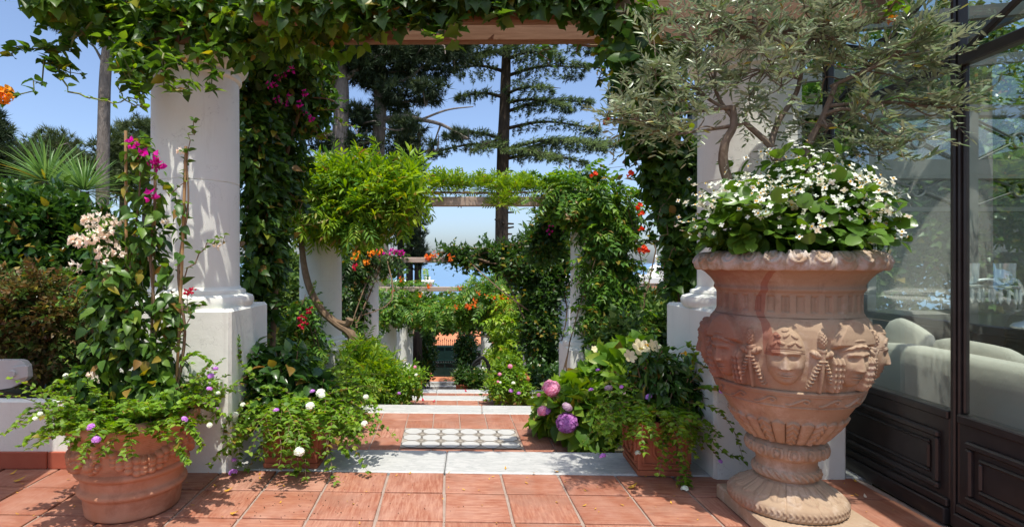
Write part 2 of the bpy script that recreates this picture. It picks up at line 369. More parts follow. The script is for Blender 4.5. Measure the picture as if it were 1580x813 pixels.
def build_sea():
    s = Nodes('sea_water'); n = s.noise(.02, 6, .6, s.coord())
    p = s.bsdf(s.mix(n, (.12, .24, .38), (.16, .28, .42)), .35, s.bump(s.noise(.3, 4, .6, s.coord()), .25, .6), .5)  # water colour lightened to stand in for distance haze
    m = s.done(p)
    b = MB(); b.add([(-40000, 200, -36), (40000, 200, -36), (40000, 45000, -36), (-40000, 45000, -36)], [[0, 1, 2, 3]])
    tag(b.build('sea', m), kind='structure')
build_sea()

rngT = random.Random(4)
def tiles(name, O, eu, ev, us, vs, ztop, gap, skip=None, h=.014, bev=.005):
    """real tiles with a worn bevel; us, vs are joint positions along eu and ev"""
    V = []; Fc = []; UV = []
    for i in range(len(us) - 1):
        for j in range(len(vs) - 1):
            if skip and skip(i, j): continue
            u0, u1, v0, v1 = us[i] + gap / 2, us[i + 1] - gap / 2, vs[j] + gap / 2, vs[j + 1] - gap / 2
            j4 = lambda: rngT.uniform(-1, 1) * gap * .16
            q = [(u0 + j4(), v0 + j4()), (u1 + j4(), v0 + j4()), (u1 + j4(), v1 + j4()), (u0 + j4(), v1 + j4())]
            cu, cv = (u0 + u1) / 2, (v0 + v1) / 2; dz = rngT.uniform(-.0015, .0015); tx, ty = rngT.uniform(-.004, .004), rngT.uniform(-.004, .004)
            o = len(V); rot = rngT.random() < .5; ou, ov = rngT.uniform(0, 9), rngT.uniform(0, 9)
            for lev in range(3):
                ins = (0, .0, bev)[lev]; z = (-h, -bev * .7, 0)[lev]
                for (u, v) in q:
                    uu = u - math.copysign(ins, u - cu); vv = v - math.copysign(ins, v - cv)
                    p = (O[0] + eu[0] * uu + ev[0] * vv, O[1] + eu[1] * uu + ev[1] * vv)
                    V.append((p[0], p[1], ztop + dz + z + tx * (u - cu) + ty * (v - cv)))
                    UV.append((v + ov, u + ou) if rot else (u + ou, v + ov))
            for lev in range(2):
                for k in range(4): Fc.append([o + lev * 4 + k, o + lev * 4 + (k + 1) % 4, o + lev * 4 + 4 + (k + 1) % 4, o + lev * 4 + 4 + k])
            Fc.append([o + 8, o + 9, o + 10, o + 11])
    me = bpy.data.meshes.new(name); me.from_pydata(V, [], Fc); me.materials.append(M['tile'])
    uvl = me.uv_layers.new(name='UVMap'); li = np.zeros(len(me.loops), int); me.loops.foreach_get('vertex_index', li)
    uvl.data.foreach_set('uv', np.array(UV)[li].ravel()); me.update()
    o = bpy.data.objects.new(name, me); C.objects.link(o); return tag(o, kind='structure')
EU = (1.0, -.035); EV = (-.0116, 1.0)
us = [-.057 + .374 * k for k in range(-22, 7)] + [2.60]
vs = [-.372 * k for k in range(24, -1, -1)] + [.326]
def skip_left(i, j): return False
tiles('terrace_tiles', (0, 3.39), EU, EV, us, vs, 0.0, .017)
b = MB(); b.box((-2.0, -1.20, -.106), (9.3, 9.8, .19)); b.box((-5.2, 3.86, -.106), (5.7, .30, .188))
tag(b.build('terrace', M['mortar']), kind='structure')
us2 = [u for u in us if u < -2.2]
tiles('terrace_tiles', (0, 3.39), EU, EV, us2, [.328, .46], 0.0, .012)

def strip(y0, y1, x0, x1, zt, joints, thick=.15):
    xs = [x0] + joints + [x1]; b = MB(); yc = (y0 + y1) / 2
    for a, c in zip(xs[:-1], xs[1:]):
        xc = (a + c) / 2; b.box((xc, yc - .035 * xc, zt - thick / 2), (c - a - .004, y1 - y0, thick), -.035, bev=.008)
    o = b.build('marble_step', M['marble']); tag(o, kind='structure'); return o
strip(3.716, 4.14, -1.50, 1.70, .005, [-.055])
strip(3.72, 4.10, 2.545, 2.735, .005, [])
def landing(y0, y1, z, x0=-1.2, x1=1.35, rows=None, skip=None, tiled=True, dep=.7):
    b = MB(); b.box(((x0 + x1) / 2, (y0 + y1) / 2, z - .010 - dep / 2), (x1 - x0, y1 - y0, dep), -.035 if y1 < 9 else 0)
    tag(b.build('path_slab', M['mortar']), kind='structure')
    if not tiled: return
    if rows is None:
        n = max(1, round((y1 - y0) / .26)); rows = np.linspace(y0, y1, n + 1)
    uu = [-.398 + .2607 * k for k in range(int((x0 + .398) / .26), int((x1 + .398) / .26) + 1)]
    tiles('path_tiles', (0, 0), EU, EV, uu, list(rows), z, .010, skip)
    return uu
# the second landing holds an inlaid mat of six by three white octagons
def in_mat(i, j): return 1 <= j <= 2 and 2 <= i <= 5
landing(4.14, 5.77, -.16, rows=[4.14, 4.42, 4.683, 4.965, 5.247, 5.505, 5.77], skip=lambda i, j: j in (2, 3) and 3 <= i <= 6)
strip(5.77, 6.09, -1.2, 1.35, -.155, [.30])
landing(6.09, 6.97, -.32); strip(6.97, 7.19, -1.2, 1.35, -.315, [.62])
landing(7.19, 8.04, -.48); strip(8.04, 8.25, -1.2, 1.35, -.475, [-.25])
zz, y = -.48, 8.25
for k in range(12):
    zz -= .40 if k == 0 else .325
    strip(y + 1.15, y + 1.43, -1.2, 1.3, zz + .005, [])
    landing(y, y + 1.15, zz, tiled=k < 3); y += 1.43
YB = y
landing(YB, 28.6, -5.12, -1.6, 1.1, tiled=False)
b = MB(); b.box((-.43, 28.8, -5.04), (2.33, .40, .16), bev=.01); b.box((-.40, 29.02, -4.90), (2.15, .20, .20), bev=.01)
tag(b.build('marble_step', M['marble']), kind='structure')
b = MB(); b.box((-.4, 31.0, -5.15), (5.5, 3.75, .70)); tag(b.build('gate_landing', M['brick']), kind='structure')
def mat():
    x0, x1, y0, y1, z = -.452, .573, 4.690, 5.240, -.158; nx, ny = 6, 3
    cw, ch = (x1 - x0) / nx, (y1 - y0) / ny
    def P(u, v, dz): return (x0 + u * cw + EV[0] * (v * ch), y0 + v * ch - .035 * (x0 + u * cw), z + dz)
    b = MB(); b.add([P(0, 0, 0), P(nx, 0, 0), P(nx, ny, 0), P(0, ny, 0)], [[0, 1, 2, 3]], 0)
    k = .33
    for i in range(nx):
        for j in range(ny):
            for ins, dz, mi in ((.002, .0004, 1), (.055, .0008, 2)):
                pts = [(k, ins), (1 - k, ins), (1 - ins, k), (1 - ins, 1 - k), (1 - k, 1 - ins), (k, 1 - ins), (ins, 1 - k), (ins, k)]
                b.add([P(i + a, j + c, dz) for a, c in pts], [list(range(8))], mi)
    for i in range(nx + 1):      # little diamonds with a beige heart
        for j in range(ny + 1):
            if 0 < i < nx and 0 < j < ny:
                d = .24; b.add([P(i - d, j, .0005), P(i, j - d, .0005), P(i + d, j, .0005), P(i, j + d, .0005)], [[0, 1, 2, 3]], 1)
                d = .15; b.add([P(i - d, j, .0009), P(i, j - d, .0009), P(i + d, j, .0009), P(i, j + d, .0009)], [[0, 1, 2, 3]], 0)
    tag(b.build('path_mosaic', [M['matgrey'], M['matline'], M['matwhite']]), kind='structure')
mat()

# ================================================================ columns, beams, walls
PAIRY = [4.05, 7.67, 11.3, 14.95, 18.6, 22.3]; PAIRDZ = [0, -.82, -1.6, -2.37, -3.15, -3.95]
COLX = [(-1.886, 2.115), (-1.83, 1.92), (-1.80, 1.85), (-1.80, 1.80), (-1.80, 1.75), (-1.85, 1.30)]
COLLAB = [('thick white column on a pedestal behind the bougainvillea pot, vine over its top', 'thick white column on a pedestal behind the large carved urn and olive tree'),
          ('white column with a twisted wisteria trunk climbing across it', 'white column clothed in trumpet vine, its pedestal above the pink hydrangea'),
          ('white column below the yellow trumpet flowers, third down on the left', 'white column buried in dark green vine, third down on the right'),
          ('white column fourth down the left side of the path', 'white column beside the bright hanging vine, fourth down on the right'),
          ('white column fifth down the left side of the path', 'white column fifth down the right side of the path'),
          ('white column nearest the gate on the left', 'white column nearest the gate behind the black iron frame')]
for k in range(6):
    for sd in (0, 1):
        x, yy, dz = COLX[k][sd], PAIRY[k], PAIRDZ[k]
        if k == 0: yy = (4.085, 4.01)[sd]
        r = ((.298, .335), (.285, .31), (.28, .28), (.27, .27), (.26, .26), (.22, .22))[k][sd]
        hw = (.40, .43)[sd] if k == 0 else .40; pt = 1.087 + dz; pb = (-.02 if k == 0 else dz - .75); dep = (.74, .82)[sd] if k == 0 else .8
        t = thing('white_column', COLLAB[k][sd], 'column', (x, yy, pb), 0, 'white pergola columns')
        pm = MB(); pm.box((x, yy, (pt + pb) / 2), (2 * hw, dep, pt - pb), bev=.018); pm.build('pedestal', M['plaster'], t, True)
        prof = [(r * 1.30, pt - .004), (r * 1.33, pt + .02), (r * 1.34, pt + .045), (r * 1.31, pt + .07), (r * 1.20, pt + .082), (r * 1.14, pt + .088), (r * 1.15, pt + .10), (r * 1.13, pt + .115), (r * 1.05, pt + .122), (r * 1.01, pt + .14)]
        MB().lathe(prof, (x, yy, 0), 64).build('base_moulding', M['plaster'], t, True)
        top = (2.72 if k == 0 else 2.86) + dz; jz = 1.97 + dz
        prof = [(r, pt + .138), (r * .995, jz - .006), (r * .975, jz - .003), (r * .975, jz + .001), (r * .994, jz + .004), (r * .985, top)]
        MB().lathe(prof, (x, yy, 0), 64).build('shaft', M['plaster'], t, True)
        prof = [(r * 1.0, top - .002), (r * 1.05, top + .01), (r * 1.05, top + .03), (r * 1.0, top + .035), (r * 1.02, top + .055), (r * 1.16, top + .08), (r * 1.2, top + .11), (r * 1.2, top + .137)]
        MB().lathe(prof, (x, yy, 0), 64).build('capital', M['plaster'], t, True)
def beam(label, p0, p1, wd, ht, mat, nm='pergola_beam'):
    p0, p1 = np.array(p0, float), np.array(p1, float); d = p1 - p0; L = np.linalg.norm(d); c = (p0 + p1) / 2
    t = tag(MB().box((0, 0, 0), (L, wd, ht), bev=.008).build(nm, mat, None, False), label, 'beam', 'pergola beams')
    t.location = c; t.rotation_euler = (0, -math.asin(d[2] / L), math.atan2(d[1], d[0])); return t
beam('reddish timber beam across the top of the photo, nearest one under the leaves', (-1.22, 3.42, 2.94), (2.62, 3.39, 2.94), .065, .16, M['wood'])
beam('reddish timber beam just behind the nearest top beam, dry stems along it', (-2.1, 3.73, 2.94), (2.62, 3.69, 2.94), .07, .16, M['wood'])
beam('weathered beam topped with bright wisteria, security camera above its left part', (-2.6, 7.62, 2.228), (2.25, 7.60, 2.228), .12, .125, M['greywood'])
beam('weathered beam with dark leaves hanging from its right half, third from the terrace', (-2.2, 11.25, 1.45), (2.1, 11.25, 1.45), .12, .105, M['greywood'])
beam('short weathered beam end above the orange trumpet flowers', (-2.2, 14.9, .69), (.42, 14.9, .69), .13, .125, M['greywood'])
beam('pale beam low in the shade above the green gate', (-2.3, 22.2, -1.03), (1.9, 22.2, -1.03), .13, .14, M['greywood'])
beam('side beam hidden in vine running from the bougainvillea column down the slope', (-1.95, 4.3, 2.98), (-1.9, 7.6, 2.36), .12, .16, M['wood'])

t = thing('garden_wall', 'low white stucco wall with red tile skirting left of the bougainvillea pot', 'wall', (-4.3, 3.92, 0))
MB().box((-4.3, 3.84, .225), (4.02, .08, .47), bev=.012).build('wall_face', M['plaster'], t)
for a, c in ((-2.30, -2.755), (-2.763, -3.22), (-3.228, -3.68), (-3.688, -4.5), (-4.508, -5.4)):
    MB().box(((a + c) / 2, 3.792, .058), (abs(c - a), .022, .114), bev=.004).build('skirting_tile', M['skirting'], t)
t = thing('shadow_caster_pier', 'unseen square pier added left of the terrace to cast a shadow on the low wall', 'pier', (-3.05, 2.75, 0))  # out of view, added to throw the shadow across the low wall
MB().box((-2.97, 2.70, 2.0), (.70, .62, 4.0), bev=.015).build('pier_shaft', M['plaster'], t)
MB().box((-2.97, 2.70, 4.05), (.80, .72, .10), bev=.015).build('pier_cap', M['plaster'], t)

# grey plastic fitting resting on the bed behind the wall
t = thing('plastic_fitting', 'pale grey plastic fitting with a round boss lying on top of the low wall', 'fitting', (-3.0, 3.90, .46))
def slab(pts, y0, y1):
    b = MB(); n = len(pts); b.add([(p[0], y0, p[1]) for p in pts] + [(p[0], y1, p[1]) for p in pts], [list(range(n)), list(range(n, 2 * n))[::-1]] + [[k, (k + 1) % n, n + (k + 1) % n, n + k] for k in range(n)]); return b
def fx(px, py, Z=3.86): p = W(px, py, Z); return (p[0], p[2])
slab([fx(*q) for q in ((-60, 557), (22, 557), (28, 559), (34, 566), (36, 584), (30, 590), (10, 600), (-10, 603), (-60, 603))], 3.90, 3.95).build('body', M['grey_plastic'], t)
slab([fx(*q) for q in ((8, 578), (10, 571), (15, 567), (24, 566), (42, 565), (42, 581), (24, 586), (16, 587), (10, 584))], 3.865, 3.90).build('arm', M['grey_plastic'], t)
b = MB(); cx, cz = fx(18, 576.5)
vs = [(cx + .028 * math.cos(a), 3.850, cz + .022 * math.sin(a)) for a in np.linspace(0, 2 * math.pi, 20, False)] + [(cx + .031 * math.cos(a), 3.865, cz + .025 * math.sin(a)) for a in np.linspace(0, 2 * math.pi, 20, False)]
b.add(vs, [list(range(20))] + [[k, (k + 1) % 20, 20 + (k + 1) % 20, 20 + k] for k in range(20)]); b.build('boss', M['grey_plastic'], t)

# ================================================================ glazed pavilion on the right
GA = unit(np.array([.053, 1.0])); GN = np.array([-GA[1], GA[0]]); GO = np.array([2.67, 3.0]); GR = -math.atan(.053)
pav = thing('glazed_pavilion', 'dark framed glass pavilion with panelled doors at the right edge', 'building', (2.67, 3.0, 0))
def gp(t, off): q = GO + GA * t + GN * off; return q[0], q[1]
def gb(b, t, off, z, lt, th, h, bev=.006, mi=0):
    q = gp(t, off); return b.box((q[0], q[1], z), (th, lt, h), GR, bev=bev, mi=mi)
MUL = [1.07, -.05, -1.17, -2.29, -3.41]
for tm in MUL:
    b = MB(); gb(b, tm, -.01, 1.62, .056, .05, 3.24); gb(b, tm, .022, 1.62, .030, .014, 3.23); b.build('mullion', M['iron'], pav)
for i in range(4):
    t1, t0 = MUL[i] - .028, MUL[i + 1] + .028; tc, L = (t0 + t1) / 2, t1 - t0
    leaf = MB(); gb(leaf, tc, -.005, .32, L, .045, .51); gb(leaf, tc, .012, .045, L, .075, .09); gb(leaf, tc, .006, .115, L, .06, .045)
    gb(leaf, tc, .004, .585, L, .055, .045); lo = leaf.build('kick_panel', M['iron'], pav)
    z0, z1, a0, a1 = .185, .465, t0 + .075, t1 - .075
    for ins, off, wd, th in ((0, .026, .036, .030), (.06, .022, .020, .022)):
        fr = MB(); u0, u1, w0, w1 = a0 + ins, a1 - ins, z0 + ins, z1 - ins
        gb(fr, tc, off, w1, u1 - u0 + wd, th, wd, .009); gb(fr, tc, off, w0, u1 - u0 + wd, th, wd, .009)
        gb(fr, u0, off, (w0 + w1) / 2, wd, th, w1 - w0 - wd - .002, .009); gb(fr, u1, off, (w0 + w1) / 2, wd, th, w1 - w0 - wd - .002, .009)
        fr.build('panel_moulding', M['iron'], lo)
    fr = MB()
    for s_ in (t0 + .012, t1 - .012): gb(fr, s_, -.012, 1.52, .014, .03, 1.82)
    gb(fr, tc, .0, 2.455, L - .004, .056, .06); fr.build('sash', M['iron'], pav)
    def pane(z0, z1, name='window_pane'):
        p, q = gp(t0 + .02, -.012), gp(t1 - .02, -.012)
        MB().add([(q[0], q[1], z0), (p[0], p[1], z0), (p[0], p[1], z1), (q[0], q[1], z1)], [[0, 1, 2, 3]]).build(name, M['glass'], pav)
    pane(.605, 2.43); pane(2.48, 2.98)
    br = MB()
    for sgn in (1, -1):
        for d in (-1, 1):
            c0 = np.array([tc + d * L / 2, 2.73 + sgn * d * .25]); c1 = np.array([tc + d * .06, 2.73 + sgn * d * .03])
            mid = (c0 + c1) / 2; q = gp(mid[0], .01); ln = np.linalg.norm(c1 - c0); ang = math.atan2(c0[1] - c1[1], c0[0] - c1[0])
            br.box((q[0], q[1], mid[1]), (.024, ln, .03), GR, rx=ang, bev=.003)
    ring = []
    for a in np.linspace(0, 2 * math.pi, 25): q = gp(tc + .066 * math.cos(a), .01); ring.append((q[0], q[1], 2.73 + .066 * math.sin(a)))
    br.tube(ring, .013, 8); br.build('cross_brace', M['iron'], pav)
b = MB(); gb(b, -1.2, 0, 3.03, 4.8, .10, .10); gb(b, -1.2, .02, 3.2, 4.9, .14, .10); b.build('header', M['iron'], pav)
b = MB(); b.add([(2.62, -2.3, 3.26), (9.3, -2.3, 3.9), (9.3, 6.6, 3.9), (2.95, 6.6, 3.26)], [[0, 1, 2, 3]]); b.build('roof_glass', M['glass'], pav)
for yy in (-1.2, .2, 1.6, 3.0, 4.4, 5.8): MB().box((5.95, yy, 3.54), (6.75, .06, .10), ry=-.0955).build('rafter', M['greymetal'], pav)
for xx in (4.6, 6.9): MB().box((xx, 2.1, 3.26 + (xx - 2.7) * .096), (.07, 8.8, .12)).build('purlin', M['greymetal'], pav)
b = MB(); b.box((9.2, 1.5, 1.6), (.12, 10, 3.25)); b.box((6.0, -2.2, 1.6), (6.4, .12, 3.25)); b.build('wall', M['plaster'], pav)
b = MB(); b.box((6.0, 1.9, -.03), (6.4, 9.4, .06)); b.build('floor', M['mortar'], pav)
# far end wall of the room: grey frames, louvres on the left, crossed iron above the windows
EY = 6.5; ew = MB(); ew.box((6.0, EY, .25), (6.5, .10, .50)); ew.box((6.0, EY, 2.48), (6.5, .12, .22)); ew.box((6.0, EY, 3.16), (6.5, .12, .12)); ew.box((6.0, EY + .01, 2.02), (6.5, .06, .05))
for x in (2.80, 4.82, 6.0, 7.2, 8.4): ew.box((x, EY - .005, 1.6), (.10, .14, 3.24))
ew.build('end_wall_frame', M['greymetal'], pav)
lv = MB()
for k in range(34): lv.box((3.80, EY, .55 + k * .055), (1.90, .02, .055), rx=R(35))
lv.build('louvre_shutter', M['iron'], pav)
for a, c in ((4.87, 5.95), (6.05, 7.15), (7.25, 8.35)):
    cb = MB(); cx = (a + c) / 2
    for zc, hh in ((2.25, .20), (2.82, .26)):
        for sg in (1, -1):
            for d in (1, -1):
                p1 = np.array([cx + d * (c - a) / 2, EY, zc + sg * d * hh]); p0 = np.array([cx + d * .08, EY, zc + sg * d * .03]); cb.tube([p0, p1], .014, 6)
        cb.tube([(cx + .085 * math.cos(q), EY, zc + .085 * math.sin(q)) for q in np.linspace(0, 2 * math.pi, 21)], .016, 6)
    cb.build('cross_brace', M['greymetal'], pav)
    MB().add([(a, EY + .03, .5), (c, EY + .03, .5), (c, EY + .03, 3.1), (a, EY + .03, 3.1)], [[0, 1, 2, 3]]).build('window_pane', M['glass'], pav)

# ---------------------------------------------------------------- furniture seen through the glass
def soft_box(name, c, size, mat, parent=None, rz=0, rx=0, ry=0, puff=.25, sub=2):
    bm = bmesh.new(); bmesh.ops.create_cube(bm, size=1.0)
    bmesh.ops.subdivide_edges(bm, edges=bm.edges[:], cuts=5, use_grid_fill=True)
    for v in bm.verts:
        p = v.co.copy(); q = p * 2; ax = [abs(q.x), abs(q.y), abs(q.z)]
        L = (ax[0] ** 6 + ax[1] ** 6 + ax[2] ** 6) ** (1 / 6.0); k = 1 / max(L, 1e-6)
        s_ = 1 - puff * .35 * sum(sorted([a * a for a in ax])[:2]) / 2 if puff else 1
        v.co.x, v.co.y, v.co.z = [p[i] * k * max(ax) * s_ * size[i] for i in range(3)]
    me = bpy.data.meshes.new(name); bm.to_mesh(me); bm.free(); me.materials.append(mat)
    me.polygons.foreach_set('use_smooth', [True] * len(me.polygons)); me.update()
    o = bpy.data.objects.new(name, me); C.objects.link(o)
    off = np.array(parent.location) if parent is not None else np.zeros(3)
    o.location = np.array(c) - off; o.rotation_euler = (rx, ry, rz)
    if parent is not None: o.parent = parent
    return o
so = thing('white_sofa', 'long cream sofa with its back against the pavilion glass', 'sofa', (3.5, 2.9, 0))
soft_box('backrest', (3.06, 2.75, .45), (.22, 3.3, .80), M['linen'], so, -.053, 0, 0, .05)
soft_box('seat', (3.52, 2.75, .27), (.80, 3.3, .40), M['linen'], so, -.053, 0, 0, .05)
soft_box('armrest', (3.60, 4.42, .30), (.86, .20, .46), M['linen'], so, -.053, 0, 0, .05)
soft_box('armrest', (3.48, 1.08, .30), (.86, .20, .46), M['linen'], so, -.053, 0, 0, .05)
soft_box('seat_cushion', (3.55, 3.55, .53), (.72, 1.5, .16), M['linen'], so, -.053, 0, 0, .3)
soft_box('seat_cushion', (3.49, 1.95, .53), (.72, 1.5, .16), M['linen'], so, -.053, 0, 0, .3)
for lab, p, sz, rr in (('square cream cushion standing on the sofa behind the door mullion at right', (3.25, 2.62, .84), (.11, .50, .34), (.12, .25, -.05)),
                       ('peaked cream cushion at the far end of the sofa behind the urn', (3.25, 4.0, .80), (.11, .46, .34), (.3, .2, -.05)),
                       ('flat cream cushion lying along the sofa back between the other two', (3.23, 3.45, .82), (.12, .55, .18), (.03, .2, .05))):
    o = soft_box('sofa_cushion', p, sz, M['linen'], None, rr[2], rr[0], rr[1], .55); tag(o, lab, 'cushion', 'sofa cushions')
tb = thing('lacquer_table', 'long black lacquered table behind the cream sofa', 'table', (4.3, 3.6, 0))
MB().box((4.30, 3.5, .92), (1.0, 3.6, .07), bev=.01).build('table_top', M['blackgloss'], tb)
MB().box((4.32, 3.5, .80), (.84, 3.4, .16), bev=.01).build('apron', M['blackgloss'], tb)
for x in (3.97, 4.66):
    for yy in (1.9, 5.1): MB().lathe([(.03, 0), (.045, .1), (.035, .4), (.05, .72)], (x, yy, 0), 12).build('leg', M['blackgloss'], tb)
# cut crystal candelabrum
def candelabrum(x, yy, z):
    t = thing('crystal_candelabrum', 'cut crystal candelabrum with two glass shades and hanging prisms on black table', 'candelabrum', (x, yy, z))
    MB().lathe([(.11, 0), (.115, .012), (.10, .03), (.05, .05), (.03, .08), (.045, .12), (.025, .16), (.03, .30), (.04, .33), (.02, .36), (.02, .42), (.0, .46)], (x, yy, z), 20).build('base', M['crystal'], t, True)
    for dx, dy in ((-.34, .10), (-.25, -.06), (.30, .05)):
        ax = MB(); ax.tube(smooth_path([(x, yy, z + .28), (x + dx * .25, yy + dy * .3, z + .22), (x + dx * .55, yy + dy * .6, z + .32), (x + dx * .85, yy + dy, z + .32), (x + dx, yy + dy, z + .275)], 20), [.010, .008], 8)
        ax.build('arm', M['crystal'], t, True); c = (x + dx, yy + dy, z + .275)
        bob = MB().lathe([(.0, -.01), (.075, .005), (.08, .015), (.03, .02)], c, 20).build('drip_pan', M['crystal'], t, True)
        pr = MB()
        for k in range(12):
            a = k * math.pi / 6; q = (c[0] + .073 * math.cos(a), c[1] + .073 * math.sin(a), c[2] - .105)
            pr.lathe([(.001, 0), (.011, .03), (.008, .10)], q, 5)
        pr.build('prism_fringe', M['crystal'], bob)
        MB().lathe([(.02, .02), (.040, .03), (.052, .065), (.052, .11), (.056, .165), (.054, .165), (.049, .11), (.048, .065), (.02, .03)], c, 20).build('glass_shade', M['crystal'], t, True)
candelabrum(3.90, 3.75, .955)

# ================================================================ far end: gate, pillars, houses
g = thing('garden_gate', 'dark green metal gate with spiked top at the foot of the path', 'gate', (-.5, 30.3, -4.8))
gx0, gx1, gz0, gz1 = -1.20, .22, -4.78, -3.18
fr = MB(); fr.box(((gx0 + gx1) / 2, 30.3, gz1), (gx1 - gx0, .07, .08)); fr.box(((gx0 + gx1) / 2, 30.3, gz0 + .06), (gx1 - gx0, .07, .10)); fr.box(((gx0 + gx1) / 2, 30.28, -3.92), (gx1 - gx0, .06, .05)); fr.box(((gx0 + gx1) / 2, 30.28, -4.06), (gx1 - gx0, .06, .05))
for x in (gx0 + .04, (gx0 + gx1) / 2, gx1 - .04): fr.box((x, 30.3, (gz0 + gz1) / 2), (.07, .08, gz1 - gz0))
fr.build('gate_frame', M['gate'], g)
MB().box(((gx0 + gx1) / 2, 30.33, (gz0 + gz1) / 2), (gx1 - gx0 - .05, .02, gz1 - gz0 - .05)).build('gate_panel', M['gate'], g)
for k in range(13):
    x = gx0 + .08 + k * (gx1 - gx0 - .16) / 12; h = .26 + (.12 if k == 6 else 0) + .04 * (k % 2)
    MB().lathe([(.014, 0), (.014, h), (.034, h + .02), (.0, h + .13)], (x, 30.3, gz1 + .03), 6).build('spike', M['gate'], g)
for k in range(10): MB().lathe([(.03, 0), (.03, .07)], (gx0 + .12 + k * .13, 30.27, -4.03), 6).build('gate_ball', M['greymetal'], g)
for lab, x, w_, zt in (('slim white gate pillar on the hinge side of the green gate', -1.42, .26, -3.7), ('broad white gate pillar right of the green gate', .62, .62, -3.0)):
    t = thing('gate_pillar', lab, 'pillar', (x, 30.2, -4.9)); MB().box((x, 30.25, (zt - 4.9) / 2), (w_, .4, zt + 4.9), bev=.02).build('pillar_shaft', M['whitepaint'], t)
    MB().box((x, 30.25, zt + .05), (w_ + .1, .5, .1), bev=.02).build('pillar_cap', M['whitepaint'], t)
t = thing('red_roofed_house', 'house with a terracotta hip roof seen over the green gate', 'house', (-.8, 46, -9))
MB().box((-.8, 48, -7.2), (9, 6, 4.0)).build('wall', M['whitepaint'], t)
MB().add([(-5.6, 44.6, -5.2), (4.0, 44.6, -5.2), (4.0, 51.4, -5.2), (-5.6, 51.4, -5.2), (-1.55, 48, -3.55), (1.2, 48, -3.55)], [[0, 1, 5, 4], [1, 2, 5], [2, 3, 4, 5], [3, 0, 4], [0, 3, 2, 1]]).build('roof', M['brick'], t)
for x in (-3.6, -1.2, .2, 2.4): MB().box((x, 44.97, -6.4), (.9, .06, 1.2)).build('window', M['black'], t)
t = thing('white_house', 'white flat-roofed house behind the trumpet vine at right, small round dome on its parapet', 'house', (7.5, 23, -4))
MB().box((7.4, 24.5, -1.9), (5.6, 4.5, 4.9), bev=.05).build('wall', M['whitepaint'], t)
MB().box((7.4, 24.5, .68), (5.9, 4.8, .28), bev=.04).build('parapet', M['whitepaint'], t)
MB().box((7.4, 22.08, .42), (5.92, .06, .10)).build('eave_band', M['pot'], t)
MB().lathe([(.36, 0), (.36, .12), (.33, .30), (.20, .45), (.05, .52), (.04, .8), (.07, .85), (0, .92)], (8.35, 23.0, .8), 20).build('dome', M['whitepaint'], t, True)
for x in (5.6, 7.2, 8.9): MB().box((x, 22.22, -1.0), (.8, .1, 1.3)).build('window', M['black'], t)
t = thing('white_house', 'distant white house with a chimney between the second beam and the sea', 'house', (-5, 70, -9))
MB().box((-5.3, 72, -5.0), (5.2, 5, 7.6)).build('wall', M['whitepaint'], t); MB().box((-4.55, 71, -.3), (.55, .6, 2.2)).build('chimney', M['whitepaint'], t)
MB().box((-5.3, 72, -1.1), (5.5, 5.3, .3)).build('parapet', M['whitepaint'], t); MB().box((-3.3, 71, -.75), (.7, .7, .7)).build('roof_vent', M['whitepaint'], t)
for x in (-6.6, -4.6): MB().box((x, 69.47, -3), (.9, .1, 1.3)).build('window', M['black'], t)
for i, (x0, z0, x1, z1) in enumerate(((5.0, 1.75, 15, 3.3), (5.0, 1.05, 15, 2.2), (5.0, 4.3, 15, 6.0), (5.0, 5.6, 15, 7.6))):
    q = [(x0 + (x1 - x0) * u, 26 + 3 * u, z0 + (z1 - z0) * u - .9 * u * (1 - u)) for u in np.linspace(0, 1, 14)]
    tag(MB().tube(q, .013, 5).build('overhead_cable', M['brass'], None), 'thin overhead cable sagging across the sky above the white parapet, one of four', 'cable', 'overhead cables')

